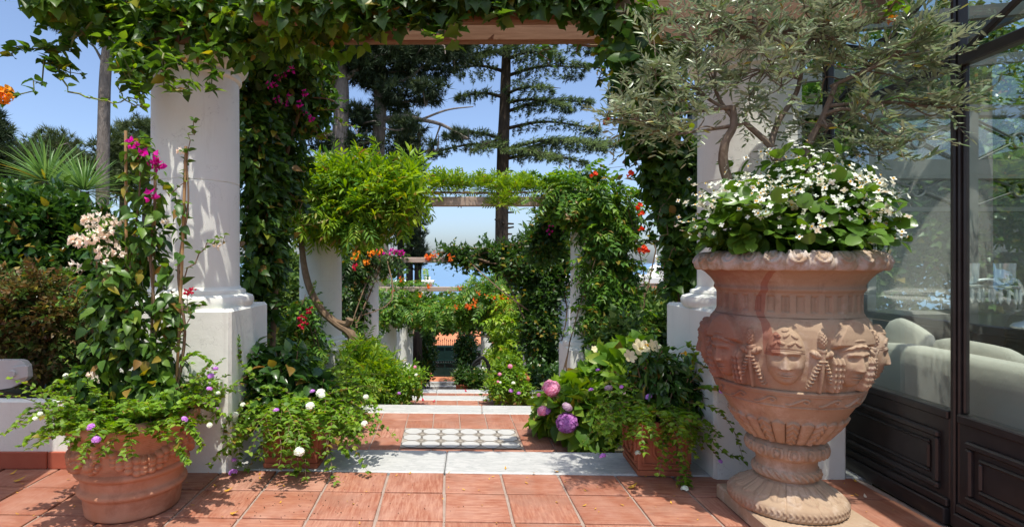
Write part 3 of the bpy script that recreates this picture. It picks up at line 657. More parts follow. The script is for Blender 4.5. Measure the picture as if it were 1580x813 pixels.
# ================================================================ carved urn (a lathe whose skin is pushed out into relief)
def relief(name, prof, n_along, n_round, c, d0, hfun, mat, parent, close=False, tight=False):
    P2 = np.array(prof, float)
    seg = np.concatenate([[0], np.cumsum(np.linalg.norm(np.diff(P2, axis=0), axis=1))]); t = np.linspace(0, seg[-1], n_along)
    r = np.interp(t, seg, P2[:, 0]); z = np.interp(t, seg, P2[:, 1])
    for _ in range(0 if tight else 2):
        rr, zq = r.copy(), z.copy(); rr[1:-1] = (r[:-2] + 2 * r[1:-1] + r[2:]) / 4; zq[1:-1] = (z[:-2] + 2 * z[1:-1] + z[2:]) / 4; r, z = rr, zq
    tr, tz = np.gradient(r), np.gradient(z); L = np.hypot(tr, tz) + 1e-9; nr, nz = tz / L, -tr / L
    ph = np.linspace(-math.pi, math.pi, n_round, False)
    PH, Zg = np.meshgrid(ph, z); Rg = np.repeat(r[:, None], n_round, 1)
    h = hfun(PH, Zg, Rg) if hfun else np.zeros_like(PH)
    RR = Rg + h * nr[:, None]; ZZ = Zg + h * nz[:, None]
    d0 = np.array([d0[0], d0[1]]); rt = np.array([-d0[1], d0[0]])
    X = c[0] + RR * (np.cos(PH) * d0[0] + np.sin(PH) * rt[0]); Y = c[1] + RR * (np.cos(PH) * d0[1] + np.sin(PH) * rt[1])
    V = np.stack([X, Y, ZZ + c[2]], -1).reshape(-1, 3) - np.array(parent.location)
    i, j = np.meshgrid(np.arange(n_along - 1), np.arange(n_round), indexing='ij'); j2 = (j + 1) % n_round
    Fq = np.stack([i * n_round + j, i * n_round + j2, (i + 1) * n_round + j2, (i + 1) * n_round + j], -1).reshape(-1, 4)
    me = bpy.data.meshes.new(name); me.vertices.add(len(V)); me.vertices.foreach_set('co', V.ravel().astype(np.float32))
    me.loops.add(Fq.size); me.loops.foreach_set('vertex_index', Fq.ravel().astype(np.int32))
    me.polygons.add(len(Fq)); me.polygons.foreach_set('loop_start', np.arange(0, Fq.size, 4, dtype=np.int32))
    me.polygons.foreach_set('use_smooth', np.ones(len(Fq), bool)); me.materials.append(mat); me.update(calc_edges=True); me.validate()
    o = bpy.data.objects.new(name, me); C.objects.link(o); o.parent = parent; return o
def ga(x, s): return np.exp(-(x / s) ** 2)
def sm(x, a, b): t = np.clip((x - a) / (b - a), 0, 1); return t * t * (3 - 2 * t)
def face(u, v, veil):
    a, b = .082, .125
    dome = .050 * np.sqrt(np.clip(1 - (u / a) ** 2 - (v / b) ** 2, 0, 1)); inn = sm(dome, .004, .014)
    h = dome.copy()
    h += inn * (.007 * ga(v - .020, .008) * sm(.062 - np.abs(u), 0, .012))
    for s in (-1, 1):
        h -= .015 * ga(u - s * .031, .019) * ga(v - .002, .012); h += .010 * ga(u - s * .031, .011) * ga(v - .0, .0055)
        h -= .003 * ga(u - s * .031, .014) * ga(v + .000, .0016)
        h += .007 * ga(u - s * .045, .02) * ga(v + .038, .02)
    wn = .007 + .012 * np.clip((.018 - v) / .065, 0, 1); amp = .026 * np.clip((.024 - v) / .062, 0, 1) * sm(v, -.052, -.043)
    h += amp * ga(u, wn) + .006 * ga(np.abs(u) - .013, .006) * ga(v + .044, .006)
    h += .0085 * ga(u, .022) * (ga(v + .066, .0045) + ga(v + .0765, .005)) - .007 * ga(u, .026) * ga(v + .0712, .0022)
    h += .009 * ga(u, .022) * ga(v + .1, .012)
    if veil:
        sh = np.clip(1 - (u / .118) ** 2 - ((v - .01) / .150) ** 2, 0, 1); cap = sm(sh, 0, .25) * .034
        side = sm(.118 - np.abs(u), 0, .014) * sm(np.abs(u), .055, .07) * sm(v, -.150, -.13) * sm(.02 - v, 0, .03) * (.036 + .007 * np.sin(u * 330 + v * 20))
        fr = .010 * ga(v - (.052 + .0035 * np.abs((u * 70) % 2 - 1)) + 3.2 * u * u, .005) * inn + .008 * ga(v - .078 + 4 * u * u, .004) * inn
        h = np.maximum(h + fr, np.maximum(cap * sm(v, .035, .06) * 1.25, side) + .003 * np.sin(v * 260) * (side > .01))
    else:
        capz = sm(v + 2.0 * u * u, .036, .042) * inn
        leaf = np.maximum.reduce([ga((u - cx) * math.cos(q) + (v - cy) * math.sin(q), .017) * ga(-(u - cx) * math.sin(q) + (v - cy) * math.cos(q), .0065) for cx, cy, q in ((-.045, .055, .6), (-.015, .062, -.3), (.022, .06, .5), (.05, .058, -.6), (-.03, .088, -.2), (.005, .092, .6), (.035, .088, -.4), (0, .112, .2))])
        h += capz * (.006 + .006 * sm(leaf, .35, .6)) + .004 * inn * ga(v - .034 + 2 * u * u, .004)
    return np.maximum(h, 0)
def torch(u, v):
    h = np.zeros_like(u)
    au = np.clip(1 - (u / .021) ** 2 - ((v - .075) / .042) ** 2, 0, 1); h = np.maximum(h, .034 * np.sqrt(au) + .004 * (au > .05) * np.sin(u * 420) * np.sin(v * 420))
    h = np.maximum(h, .026 * np.sqrt(np.clip(1 - (u / .024) ** 2, 0, 1)) * sm(v, .022, .026) * sm(.042 - v, 0, .004))
    h = np.maximum(h, .024 * np.sqrt(np.clip(1 - (u / (.010 + .05 * np.clip(v + .14, 0, .16))) ** 2, 0, 1)) * sm(v, -.15, -.145) * sm(.03 - v, 0, .004))
    for s in (-1, 1):
        bw = np.clip(1 - ((u - s * .030) / .026) ** 2 - ((v - .006 - s * (u) * .3) / .017) ** 2, 0, 1); h = np.maximum(h, .030 * np.sqrt(bw) * (1 - .5 * ga(u - s * .03, .008)))
        cx = s * (.008 - .42 * (v + .004)); rb = sm(.014 - np.abs(u - cx), 0, .005) * sm(-v, .0, .01) * sm(v, -.135, -.128)
        h = np.maximum(h, rb * (.022 + .006 * np.sin(v * 420)))
    return h
def belly_h(PH, Z, Rr):
    h = .0025 * np.sin(PH * 9 + Z * 30) * np.sin(Z * 41)
    for k in range(8):
        d = (PH - k * math.pi / 4 + math.pi) % (2 * math.pi) - math.pi; near = np.abs(d) < .36
        u = d * .43 / 1.13; v = (Z - .94) / 1.13; f = np.where(near, face(u, v, k % 2 == 1), 0); h = np.maximum(h, f)
        d = (PH - (k + .5) * math.pi / 4 + math.pi) % (2 * math.pi) - math.pi; near = np.abs(d) < .2
        h = np.maximum(h, np.where(near, torch(d * .43, v), 0))
    return h
def scroll_h(PH, Z, Rr):
    n = 15; x = (PH / (2 * math.pi) * n) % 1.0; y = (Z - .675) / .07
    X, Y = x - .5, (y - .5) * .62; h = np.zeros_like(X)
    rr = np.hypot(X - .10, Y - .03); th = np.arctan2(Y - .03, X - .10); sp = (rr - .035 - .036 * ((th + 3.6) % (2 * math.pi)) / 2)
    line = (np.abs(sp) < .034) & (rr < .26)
    wave = np.abs(Y - (-.16 + .30 * sm(x, .05, .62))) < .04
    h = np.where(line | (wave & (x < .55)), .008, 0) + np.where((np.abs(y - .06) < .05) | (np.abs(y - .96) < .05), .006, 0)
    return h
def bowl_h(PH, Z, Rr):
    n = 26; x = (PH / (2 * math.pi) * n) % 1.0; s = np.abs(np.sin(math.pi * x)); k = ((PH / (2 * math.pi) * n) // 1) % 2
    top = .598 - .018 * (1 - s) ; on = sm(top - Z, 0, .004) * sm(Z, .447, .47)
    chev = .0035 * np.sin((Z * 190 + np.abs(x - .5) * 14)) * (k == 0)
    return on * (.013 * s ** .6 + chev) - .010 * (np.abs(x - .5) > .455) * on
def stem_h(PH, Z, Rr):
    rope = .0055 * np.sin(26 * PH + Z * 160) * sm(Z, .245, .255) * sm(.297 - Z, 0, .01)
    n = 16; x = (PH / (2 * math.pi) * n) % 1.0 - .5; y = (Z - .40) / .05; q = np.hypot(x * 1.35, y * .62)
    gu = .009 * (np.abs(q - .42) < .10) + .008 * (q < .18); gu = gu * sm(Z, .372, .378) * sm(.430 - Z, 0, .006)
    return rope + gu
def foot_h(PH, Z, Rr):
    n = 18; x = (PH / (2 * math.pi) * n) % 1.0; s = np.abs(np.sin(math.pi * x))
    low = .162 + .012 * (1 - s); on = sm(Z, low, low + .004) * sm(.232 - Z, 0, .012)
    pet = on * (.010 * s ** .7 - .004 * ga(x - .5, .06))
    x2 = (PH / (2 * math.pi) * 11) % 1.0; gar = .005 * sm(np.sin((x2 * 9 + np.abs(Z - .117) * 34) * 2 * math.pi / 1.5), -.2, .5) * sm(Z, .098, .102) * sm(.138 - Z, 0, .004) - .006 * (x2 < .035)
    return pet + gar
def neck_h(PH, Z, Rr):
    n = 34; x = (PH / (2 * math.pi) * n) % 1.0
    return -.010 * sm(np.abs(x - .5), .22, .26) * sm(Z, 1.150, 1.156) * sm(1.236 - Z, 0, .006) * sm(.5 - np.abs(x - .5), .0, .02)
def rim_h(PH, Z, Rr):
    n = 27; x = (PH / (2 * math.pi) * n) % 1.0; X = (x - .5); y = (Z - 1.405) / .045
    s = np.abs(np.cos(math.pi * X)); q = np.hypot(X * 1.5, (y - .55) * .75)
    pet = .014 * s ** .5 + .008 * (np.abs(q - .50) < .09) + .006 * (np.abs(q - .22) < .07)
    return pet * sm(Z, 1.362, 1.37) + .004 * np.sin(PH * 7 + 1) * sm(Z, 1.38, 1.43)
UC = (1.828, 3.067, 0); UD = unit(np.array([-1.85, -3.067]))
t = tag(MB().box((1.85, 3.03, .0435), (.565, .60, .081), bev=.008).build('stone_plinth', M['urn'], None), 'square pale stone slab under the carved urn', 'plinth')
urn = thing('carved_urn', 'huge carved terracotta urn with relief heads of crowned men and veiled women', 'urn', (1.85, 3.067, .085))
relief('foot', [(.15, .086), (.281, .086), (.287, .10), (.287, .136), (.280, .150), (.268, .158), (.258, .162), (.225, .176), (.185, .200), (.155, .222), (.141, .238)], 70, 720, UC, UD, foot_h, M['urn'], urn)
relief('stem', [(.141, .236), (.150, .243), (.163, .258), (.167, .272), (.160, .290), (.149, .300), (.147, .322), (.151, .345), (.160, .356), (.182, .366), (.194, .384), (.197, .404), (.191, .424), (.176, .438), (.160, .450)], 90, 640, UC, UD, stem_h, M['urn'], urn)
relief('bowl', [(.160, .448), (.172, .452), (.205, .487), (.245, .537), (.274, .582), (.284, .606), (.292, .620), (.311, .652), (.325, .676)], 90, 900, UC, UD, bowl_h, M['urn'], urn)
relief('scroll_band', [(.325, .674), (.334, .690), (.347, .718), (.356, .742), (.364, .748), (.367, .757), (.360, .764)], 60, 1100, UC, UD, scroll_h, M['urn'], urn)
relief('belly', [(.352, .760), (.362, .785), (.374, .825), (.384, .875), (.390, .935), (.392, .995), (.391, 1.035), (.386, 1.072), (.375, 1.100), (.358, 1.120), (.345, 1.128)], 150, 1000, UC, UD, belly_h, M['urn'], urn)
relief('neck', [(.356, 1.126), (.349, 1.136), (.346, 1.146), (.346, 1.240), (.350, 1.250), (.360, 1.258), (.362, 1.268), (.356, 1.278), (.359, 1.292), (.378, 1.318), (.405, 1.346), (.434, 1.364)], 70, 700, UC, UD, neck_h, M['urn'], urn)
relief('rim', [(.428, 1.362), (.442, 1.366), (.450, 1.378), (.454, 1.396), (.449, 1.418), (.433, 1.436), (.412, 1.440), (.390, 1.430), (.372, 1.390), (.365, 1.330)], 60, 900, UC, UD, rim_h, M['urn_rim'], urn)
MB().lathe([(.005, 1.35), (.372, 1.35), (.372, 1.375), (.2, 1.40), (.005, 1.405)], UC, 40).build('soil', M['soil'], urn, True)

# ---------------------------------------------------------------- round pot with garlands
PC = (-1.845, 3.215, 0); PK = 1.07; PD = unit(np.array([1.87, -3.205]))
bumps = []
for k in range(4):
    p0 = R(-36 + 90 * k)
    for i in range(13):
        u = (i + .5) / 13
        for row in (-1, 0, 1):
            thick = .35 + .65 * math.sin(math.pi * u)
            if row and thick < .6: continue
            bumps.append((p0 + R(90) * u + .012 * ((i * 7 + row * 3) % 3 - 1), .437 - .122 * math.sin(math.pi * u) + row * .030 * thick + .004 * ((i * 5 + row) % 3 - 1), .013 + .012 * thick))
    bumps += [(p0, .447, .026), (p0 - .03, .425, .016), (p0 + .03, .425, .016)]
    for i in range(5): bumps.append((p0 + .05 * math.sin(i * 2.4), .395 - i * .022, .022 - .002 * i))
    bumps += [(p0 - .12, .33, .03), (p0 - .10, .30, .02), (p0 - .13, .355, .016)]
def pot_h(PH, Z, Rr):
    h = .0012 * np.sin(Z * 600) * np.sin(PH * 3)
    for a, z, s in bumps:
        d = (PH - a + math.pi) % (2 * math.pi) - math.pi; q = 1 - ((d * .275) ** 2 + (Z - z) ** 2) / s ** 2
        h = np.maximum(h, 1.5 * s * np.sqrt(np.clip(q, 0, 1)))
    return h + .0025 * np.sin(PH * 4 + 1) * sm(Z, .48, .54)
pot = thing('garland_pot', 'round terracotta pot with fruit garlands in relief at lower left', 'pot', (PC[0], PC[1], 0))
relief('pot_base', [(q * PK, z) for q, z in [(.02, .002), (.218, .002), (.226, .010), (.238, .120), (.254, .126), (.264, .142), (.260, .158), (.245, .168), (.242, .176), (.250, .226), (.268, .234), (.276, .248), (.272, .262), (.262, .272)]], 90, 360, PC, PD, None, M['pot'], pot)
relief('pot_body', [(q * PK, z) for q, z in [(.262, .270), (.270, .330), (.284, .452), (.290, .470)]], 110, 900, PC, PD, pot_h, M['pot'], pot)
relief('pot_rim', [(q * PK, z) for q, z in [(.288, .468), (.300, .474), (.318, .482), (.327, .500), (.328, .520), (.322, .542), (.306, .552), (.290, .546), (.284, .520), (.280, .460)]], 50, 360, PC, PD, None, M['pot'], pot)
MB().lathe([(.004, .47), (.295, .47), (.295, .495), (.15, .515), (.004, .52)], PC, 32).build('soil', M['soil'], pot, True)

def box_pot(label, c, w_, d_, h, rz=0.0, ring=False):
    t = thing('planter_box', label, 'planter', c, rz, 'square terracotta planter boxes')
    def fr(z0, z1, k0, k1, b):
        v = [(sx * w_ / 2 * k, sy * d_ / 2 * k, z) for z, k in ((z0, k0), (z1, k1)) for sx, sy in ((-1, -1), (1, -1), (1, 1), (-1, 1))]
        b.add(v, [[0, 1, 5, 4], [1, 2, 6, 5], [2, 3, 7, 6], [3, 0, 4, 7], [3, 2, 1, 0], [4, 5, 6, 7]])
    def put(b, nm, m, smooth=False):
        o = b.build(nm, m, None, smooth); o.parent = t; md = o.modifiers.new('bevel', 'BEVEL'); md.width = .006; md.segments = 2; return o
    b = MB(); fr(0, h * .10, .93, .94, b); fr(h * .10, h * .87, .90, .95, b); bo = put(b, 'box_body', M['boxpot'])
    b = MB(); fr(h * .865, h * .905, 1.0, 1.02, b); put(b, 'box_lip', M['boxpot'])
    b = MB(); q = .045
    for sx, sy, lx, ly in ((0, -1, w_ * 1.04, q), (0, 1, w_ * 1.04, q), (-1, 0, q, d_ * 1.04 - 2 * q - .002), (1, 0, q, d_ * 1.04 - 2 * q - .002)):
        b.box((sx * (w_ * 1.04 - q) / 2, sy * (d_ * 1.04 - q) / 2, h * .952), (lx, ly, h * .09))
    put(b, 'box_rim', M['boxpot'])
    b = MB()     # moulded frames on the four sides
    for f in range(4):
        a = f * math.pi / 2; hw = (w_ if f % 2 == 0 else d_) / 2; off = (d_ if f % 2 == 0 else w_) / 2 * .945
        for x0, x1, z0, z1 in ((-hw * .78, hw * .78, h * .20, h * .235), (-hw * .78, hw * .78, h * .72, h * .755), (-hw * .78, -hw * .70, h * .237, h * .718), (hw * .70, hw * .78, h * .237, h * .718)):
            cx, zc = (x0 + x1) / 2, (z0 + z1) / 2
            b.box((cx * math.cos(a) + off * math.sin(a), cx * math.sin(a) - off * math.cos(a), zc), (x1 - x0, .022, z1 - z0), a)
        if ring: b.tube([((.07 * math.cos(q_)) * math.cos(a) + off * math.sin(a), (.07 * math.cos(q_)) * math.sin(a) - off * math.cos(a), h * .48 + .07 * math.sin(q_)) for q_ in np.linspace(0, 2 * math.pi, 25)], .012, 6)
    put(b, 'side_moulding', M['boxpot'])
    b = MB(); b.box((0, 0, h * .91), (w_ * .9, d_ * .9, .04)); o = b.build('soil', M['soil'], None); o.parent = t
    return t
box_pot('square terracotta planter box on the left end of the near marble step', (-1.10, 3.96, .006), .40, .40, .345, -.03)
box_pot('square terracotta planter box beside the carved urn, round boss on its side', (1.385, 3.83, .006), .37, .42, .355, -.05, True)
box_pot('tall terracotta planter box at the left of the path beyond the wisteria column', (-.74, 6.72, -.32), .26, .26, .33, 0)
box_pot('terracotta planter box under pink and white flowers at the right of the path', (.78, 6.86, -.32), .27, .27, .33, 0)
box_pot('small terracotta planter box below the black arched iron frame', (.175, 10.1, -1.20), .26, .26, .42, 0)
# black arched iron frame with a white plaque, beyond the lowest sunlit step
t = thing('iron_frame', 'black arched wrought iron frame holding a white plaque at the far right of the path', 'frame', (.50, 10.3, -1.6))
def qf(px, py): p = W(px, py, 10.3); return (p[0], p[1], p[2])
b = MB()
for pts in (((727, 592), (728, 570), (731, 561), (737, 555), (744, 551.5), (750, 556), (753, 563), (754, 592)), ((732, 572), (729, 566), (735, 561), (741, 558)), ((752, 570), (755, 565), (750, 559)), ((738, 556), (741, 552.5), (744.5, 550.5), (747, 553.5)), ((727, 583), (735, 584), (745, 580), (754, 582))):
    b.tube(smooth_path([qf(*p) for p in pts], 22), .030, 8)
b.box(qf(741, 588), (.30, .06, .14), bev=.02); b.build('iron_scrolls', M['black'], t, True)
b = MB(); pts = [(733, 561), (737, 559.5), (741, 560), (743, 559), (743, 569), (739, 571.5), (735.5, 572)]
v0 = [np.array(qf(*p)) for p in pts]; b.add([tuple(p) for p in v0] + [tuple(p + np.array([0, .02, 0])) for p in v0], [list(range(7)), list(range(7, 14))[::-1]] + [[k, (k + 1) % 7, 7 + (k + 1) % 7, 7 + k] for k in range(7)])
b.build('plaque', M['whitepaint'], t)
# security camera over the second beam
p = W(640, 292, 7.45)
t = thing('security_camera', 'small white security camera facing the terrace among the wisteria leaves', 'camera', p)
MB().tube([p + [0, -.01, 0], p + [0, .17, .03]], .036, 16).build('housing', M['whitepaint'], t, True)
MB().tube([p + [0, -.014, 0], p + [0, .01, 0]], .028, 16).build('lens', M['black'], t, True)
MB().tube([p + [0, .10, -.03], p + [0, .12, -.14]], .012, 8).build('bracket', M['whitepaint'], t, True)

# ================================================================ foliage tools
class Tm:
    def __init__(s, v, faces): s.v = np.array(v, float); s.loops = np.array([i for f in faces for i in f], np.int64); s.sizes = np.array([len(f) for f in faces], np.int64)
def leaf_t(ts, ws, fold=.3, droop=.25, tip=True):
    v = [(0, 0, 0)]; f = []
    for t, w_ in zip(ts, ws): z = -droop * t * t; v += [(-w_, t, z + fold * w_), (0, t, z), (w_, t, z + fold * w_)]
    v.append((0, 1, -droop)); n = len(ts)
    f += [[0, 2, 1], [0, 3, 2]]
    for i in range(n - 1): a, b = 1 + 3 * i, 4 + 3 * i; f += [[a, a + 1, b + 1, b], [a + 1, a + 2, b + 2, b + 1]]
    a = 1 + 3 * (n - 1); f += [[a, a + 1, len(v) - 1], [a + 1, a + 2, len(v) - 1]]
    return Tm(v, f)
OVATE = leaf_t([.12, .35, .65, .86], [.20, .31, .22, .09], .35, .28)
OVSMALL = leaf_t([.32], [.32], .35, .2)
HEART = leaf_t([.08, .3, .6, .85], [.26, .38, .27, .10], .3, .3)
LANCE = leaf_t([.3, .7], [.115, .10], .4, .25)
NARROW = leaf_t([.5], [.11], .4, .12)
ROUND = leaf_t([.08, .3, .6, .88], [.28, .46, .48, .27], .28, .18)
BIGOV = leaf_t([.1, .3, .55, .8, .93], [.19, .32, .33, .20, .08], .3, .35)
def lobed_t():
    ang = [(-.0, 0), (-.42, -.10), (-.50, .12), (-.34, .20), (-.62, .42), (-.40, .50), (-.30, .62), (-.16, .80), (0, 1.0)]
    z = lambda x, y: .35 * abs(x) - .25 * y * y
    v = [(0, 0, 0), (0, .35, z(0, .35)), (0, .7, z(0, .7))] + [(x, y, z(x, y)) for x, y in ang[1:]] + [(-x, y, z(x, y)) for x, y in ang[1:-1]]
    L = [3, 4, 5, 6, 7, 8, 9, 10]; Rr = [11, 12, 13, 14, 15, 16, 17, 10]; f = []
    for s, q in ((0, L), (1, Rr)):
        g = [[0, q[0], q[1], 1], [1, q[1], q[2]], [1, q[2], q[3], q[4], 2], [2, q[4], q[5], q[6]], [2, q[6], q[7]]]
        f += [x[::-1] if s == 0 else x for x in g]
    return Tm(v, f)
LOBED = lobed_t()
def place(tm, P, D, N, S):
    D = unit(D); X = unit(np.cross(D, N)); Nn = np.cross(X, D); v = tm.v; S = np.asarray(S)[:, None, None]
    return P[:, None, :] + S * (v[None, :, 0:1] * X[:, None] + v[None, :, 1:2] * D[:, None] + v[None, :, 2:3] * Nn[:, None])
class Leaves:
    def __init__(s): s.V = []; s.L = []; s.S = []; s.n = 0
    def add(s, tm, P, D, N, S):
        P = np.atleast_2d(P); k = len(P)
        if k == 0: return s
        S = np.full(k, float(S)) if np.isscalar(S) else np.asarray(S); m = len(tm.v)
        s.V.append(place(tm, P, np.broadcast_to(D, P.shape), np.broadcast_to(N, P.shape), S).reshape(-1, 3))
        s.L.append((tm.loops[None] + (np.arange(k) * m)[:, None] + s.n).ravel()); s.S.append(np.tile(tm.sizes, k)); s.n += k * m; return s
    def tm(s): t = Tm([(0, 0, 0)], []); t.v = np.concatenate(s.V); t.loops = np.concatenate(s.L); t.sizes = np.concatenate(s.S); return t
    def mesh(s, name, mat, off=(0, 0, 0)):
        V = np.concatenate(s.V) - np.array(off); L = np.concatenate(s.L); S = np.concatenate(s.S); me = bpy.data.meshes.new(name)
        me.vertices.add(len(V)); me.vertices.foreach_set('co', V.astype(np.float32).ravel())
        me.loops.add(len(L)); me.loops.foreach_set('vertex_index', L.astype(np.int32))
        me.polygons.add(len(S)); me.polygons.foreach_set('loop_start', np.concatenate([[0], np.cumsum(S)[:-1]]).astype(np.int32))
        me.polygons.foreach_set('use_smooth', np.ones(len(S), bool)); me.materials.append(mat); me.update(calc_edges=True); return me
    def build(s, name, mat, parent):
        if not s.V: return None
        o = bpy.data.objects.new(name, s.mesh(name, mat, parent.location if parent else (0, 0, 0))); C.objects.link(o)
        if parent: o.parent = parent
        return o
def pinnate(tm, pairs, ll, L, droop=.35, fan=1.0):       # a feather leaf along +Y, unit length L
    s = Leaves(); P = []; D = []
    for i in range(pairs):
        t = .18 + .74 * i / max(pairs - 1, 1)
        for sd in (-1, 1): P.append((0, t * L, -droop * t * t * L)); D.append((sd * .95 * fan, .55, -.25))
    P.append((0, .95 * L, -droop * .9 * L)); D.append((0, 1, -.6))
    sz = [ll * (1 - .25 * abs(2 * (i // 2) / max(2 * pairs, 1) - .45)) for i in range(len(P))]
    s.add(tm, np.array(P), np.array(D), np.array([0, 0, 1.0]), np.array(sz)); return s.tm()
def shoot(tm, n, ll, L, droop=.3, seed=0, up=.35, grow=.0):     # a leafy shoot, leaves turning round the stem
    r = np.random.default_rng(seed); s = Leaves(); P = []; D = []; S = []
    for i in range(n):
        t = (i + .6) / n; a = i * 2.4 + r.uniform(-.4, .4); P.append((0, t * L, -droop * t * t * L))
        D.append((math.cos(a), .45 + .5 * t, math.sin(a) * .8 + up)); S.append(ll * r.uniform(.75, 1.15) * (1 - grow * t))
    s.add(tm, np.array(P), np.array(D), np.array([0, .2, 1.0]), np.array(S)); return s.tm()
def E(px, py, Z, rx, ry, rd): c = W(px, py, Z); return (*c, rx / FOC * Z, rd, ry / FOC * Z)
def sample(ells, n, rng, shell=.6, gap=-.25, gf=1.0):
    e = np.array(ells, float); wgt = e[:, 3] * e[:, 5] + e[:, 4] * e[:, 5] + e[:, 3] * e[:, 4]; k = rng.choice(len(e), int(n * 1.35), p=wgt / wgt.sum())
    d = unit(rng.normal(size=(len(k), 3))); ph = k * 1.7
    lump = 1 + .13 * np.sin(d[:, 0] * 5 + ph) * np.sin(d[:, 2] * 4.3 + 1.3 * ph) + .10 * np.sin(d[:, 0] * 11 + d[:, 1] * 7 + ph) + .07 * rng.normal(size=len(k))
    r = (1 - shell * rng.random(len(k)) ** 1.5) * lump; P = e[k, :3] + d * e[k, 3:6] * r[:, None]; O = unit(d / e[k, 3:6])
    sc = gf * 2.2 / np.mean(e[:, 3:6]); q = np.sin(P[:, 0] * sc * 1.3 + P[:, 2] * sc) + np.sin(P[:, 2] * sc * 1.9 - P[:, 1] * sc) * .8 + .5 * np.sin(P[:, 0] * sc * 3.1 + P[:, 1] * sc * 2)
    m = q > gap * 2.0 - .6; m |= rng.random(len(k)) < .25; P, O = P[m][:n], O[m][:n]; return P, O
def scatter(lv, tms, P, O, rng, size, out=.6, down=.5, rnd=.55, nup=.8, nout=.5, jit=(.7, 1.25)):
    n = len(P); D = unit(O * out + np.array([0, 0, -down]) + rng.normal(size=(n, 3)) * rnd * .6); N = unit(O * nout + np.array([0, 0, nup]) + rng.normal(size=(n, 3)) * .35)
    S = size * rng.uniform(*jit, n); idx = rng.integers(0, len(tms), n)
    for i, t in enumerate(tms): m = idx == i; lv.add(t, P[m], D[m], N[m], S[m])
def trail(starts, dirs, L, n, droop, wig, rng, zmin=None):
    out = []
    for p, d in zip(starts, dirs):
        p = np.array(p, float); d = unit(np.array(d, float)); ln = L * rng.uniform(.55, 1.15); st = ln / n; pts = [p.copy()]
        for i in range(n):
            d = unit(d + np.array([0, 0, -droop / n]) + rng.normal(size=3) * wig); p = p + d * st
            if zmin is not None and p[2] < zmin: p[2] = zmin; d[2] = max(d[2], 0)
            pts.append(p.copy())
        out.append(np.array(pts))
    return out
def trail_leaves(lv, paths, tm, size, rng, skip=1, per=2, fwd=.45, nup=.9):
    P = []; D = []; N = []; S = []
    for pts in paths:
        T = unit(np.gradient(pts, axis=0)); n = len(pts)
        for i in range(skip, n):
            side = unit(np.cross(T[i], [.05, .02, 1.0])); a = rng.uniform(0, .9)
            for k in range(per):
                sg = 1 if (k + i) % 2 else -1; dd = T[i] * fwd + side * sg * math.cos(a) + np.array([0, 0, .25]) + rng.normal(size=3) * .25
                P.append(pts[i] + rng.normal(size=3) * .003); D.append(dd); N.append(np.array([0, 0, nup]) + rng.normal(size=3) * .35); S.append(size * rng.uniform(.65, 1.2) * (1 - .35 * i / n))
    if P: lv.add(tm, np.array(P), np.array(D), np.array(N), np.array(S))
def stems(paths, r0, r1, name, mat, parent, seg=4, every=1):
    for pts in paths[::every]: MB().tube(pts, [r0, r1], seg).build('stem', M[mat] if isinstance(mat, str) else mat, parent, True)

# ---- flowers: one mesh per kind, linked copies for every cluster
FL = {}
def sphere_pts(n, rng, half=False):
    i = np.arange(n) + .5; ph = np.arccos(1 - 2 * i / n * (.5 if half else 1)); th = np.pi * (1 + 5 ** .5) * i
    return np.stack([np.cos(th) * np.sin(ph), np.sin(th) * np.sin(ph), np.cos(ph)], -1)
PETAL = leaf_t([.3, .75], [.30, .34], .15, .1)
def floret(k, tm=PETAL, s=1.0):
    l = Leaves(); a = np.arange(k) * 2 * np.pi / k; l.add(tm, np.zeros((k, 3)), np.stack([np.cos(a), np.sin(a), np.full(k, .25)], -1), np.array([0, 0, 1.0]), s); return l.tm()
F4, F5 = floret(4), floret(5)
def head_mesh(name, mat, rad, n, fs, fl, half=False, squash=1.0, seed=1):
    r = np.random.default_rng(seed); d = sphere_pts(n, r, half) + r.normal(size=(n, 3)) * .05; l = Leaves()
    D = np.cross(d, r.normal(size=(n, 3))); l.add(fl, d * rad * np.array([1, 1, squash]) * r.uniform(.88, 1.06, (n, 1)), D, d, fs * r.uniform(.8, 1.2, n)); return l.mesh(name, mat)
def trumpet_mesh(name, mat, n, L, seed=1):
    r = np.random.default_rng(seed); V = []; Fc = []; seg = 8
    for k in range(n):
        d = unit(np.array([r.normal() * .8, -.6 + r.normal() * .5, r.normal() * .5 + .1])); u = unit(np.cross(d, [.2, .3, 1])); v = np.cross(d, u); o = len(V); ln = L * r.uniform(.7, 1.1)
        for t, rr in ((0, .03), (.3, .055), (.7, .10), (.92, .17), (1.0, .30)):
            for q in range(seg):
                a = 2 * math.pi * q / seg; w_ = rr * (1 + (.25 if t == 1.0 and q % 2 else 0)); V.append(d * t * ln * (.97 if t == 1.0 and q % 2 else 1) + (u * math.cos(a) + v * math.sin(a)) * w_ * ln)
        for i in range(4):
            for q in range(seg): Fc.append([o + i * seg + q, o + i * seg + (q + 1) % seg, o + (i + 1) * seg + (q + 1) % seg, o + (i + 1) * seg + q])
    me = bpy.data.meshes.new(name); me.from_pydata([tuple(p) for p in V], [], Fc); me.materials.append(mat); me.polygons.foreach_set('use_smooth', [True] * len(Fc)); me.update(); return me
def bract_mesh(name, mat, n, rad, sz, seed=1):
    r = np.random.default_rng(seed); d = unit(r.normal(size=(n, 3))); l = Leaves(); P = d * rad * r.random((n, 1)) ** .5
    for k in range(3):
        D = d + r.normal(size=(n, 3)) * .8; l.add(HEART, P, D, np.cross(D, r.normal(size=(n, 3))), sz * r.uniform(.75, 1.15, n))
    return l.mesh(name, mat)
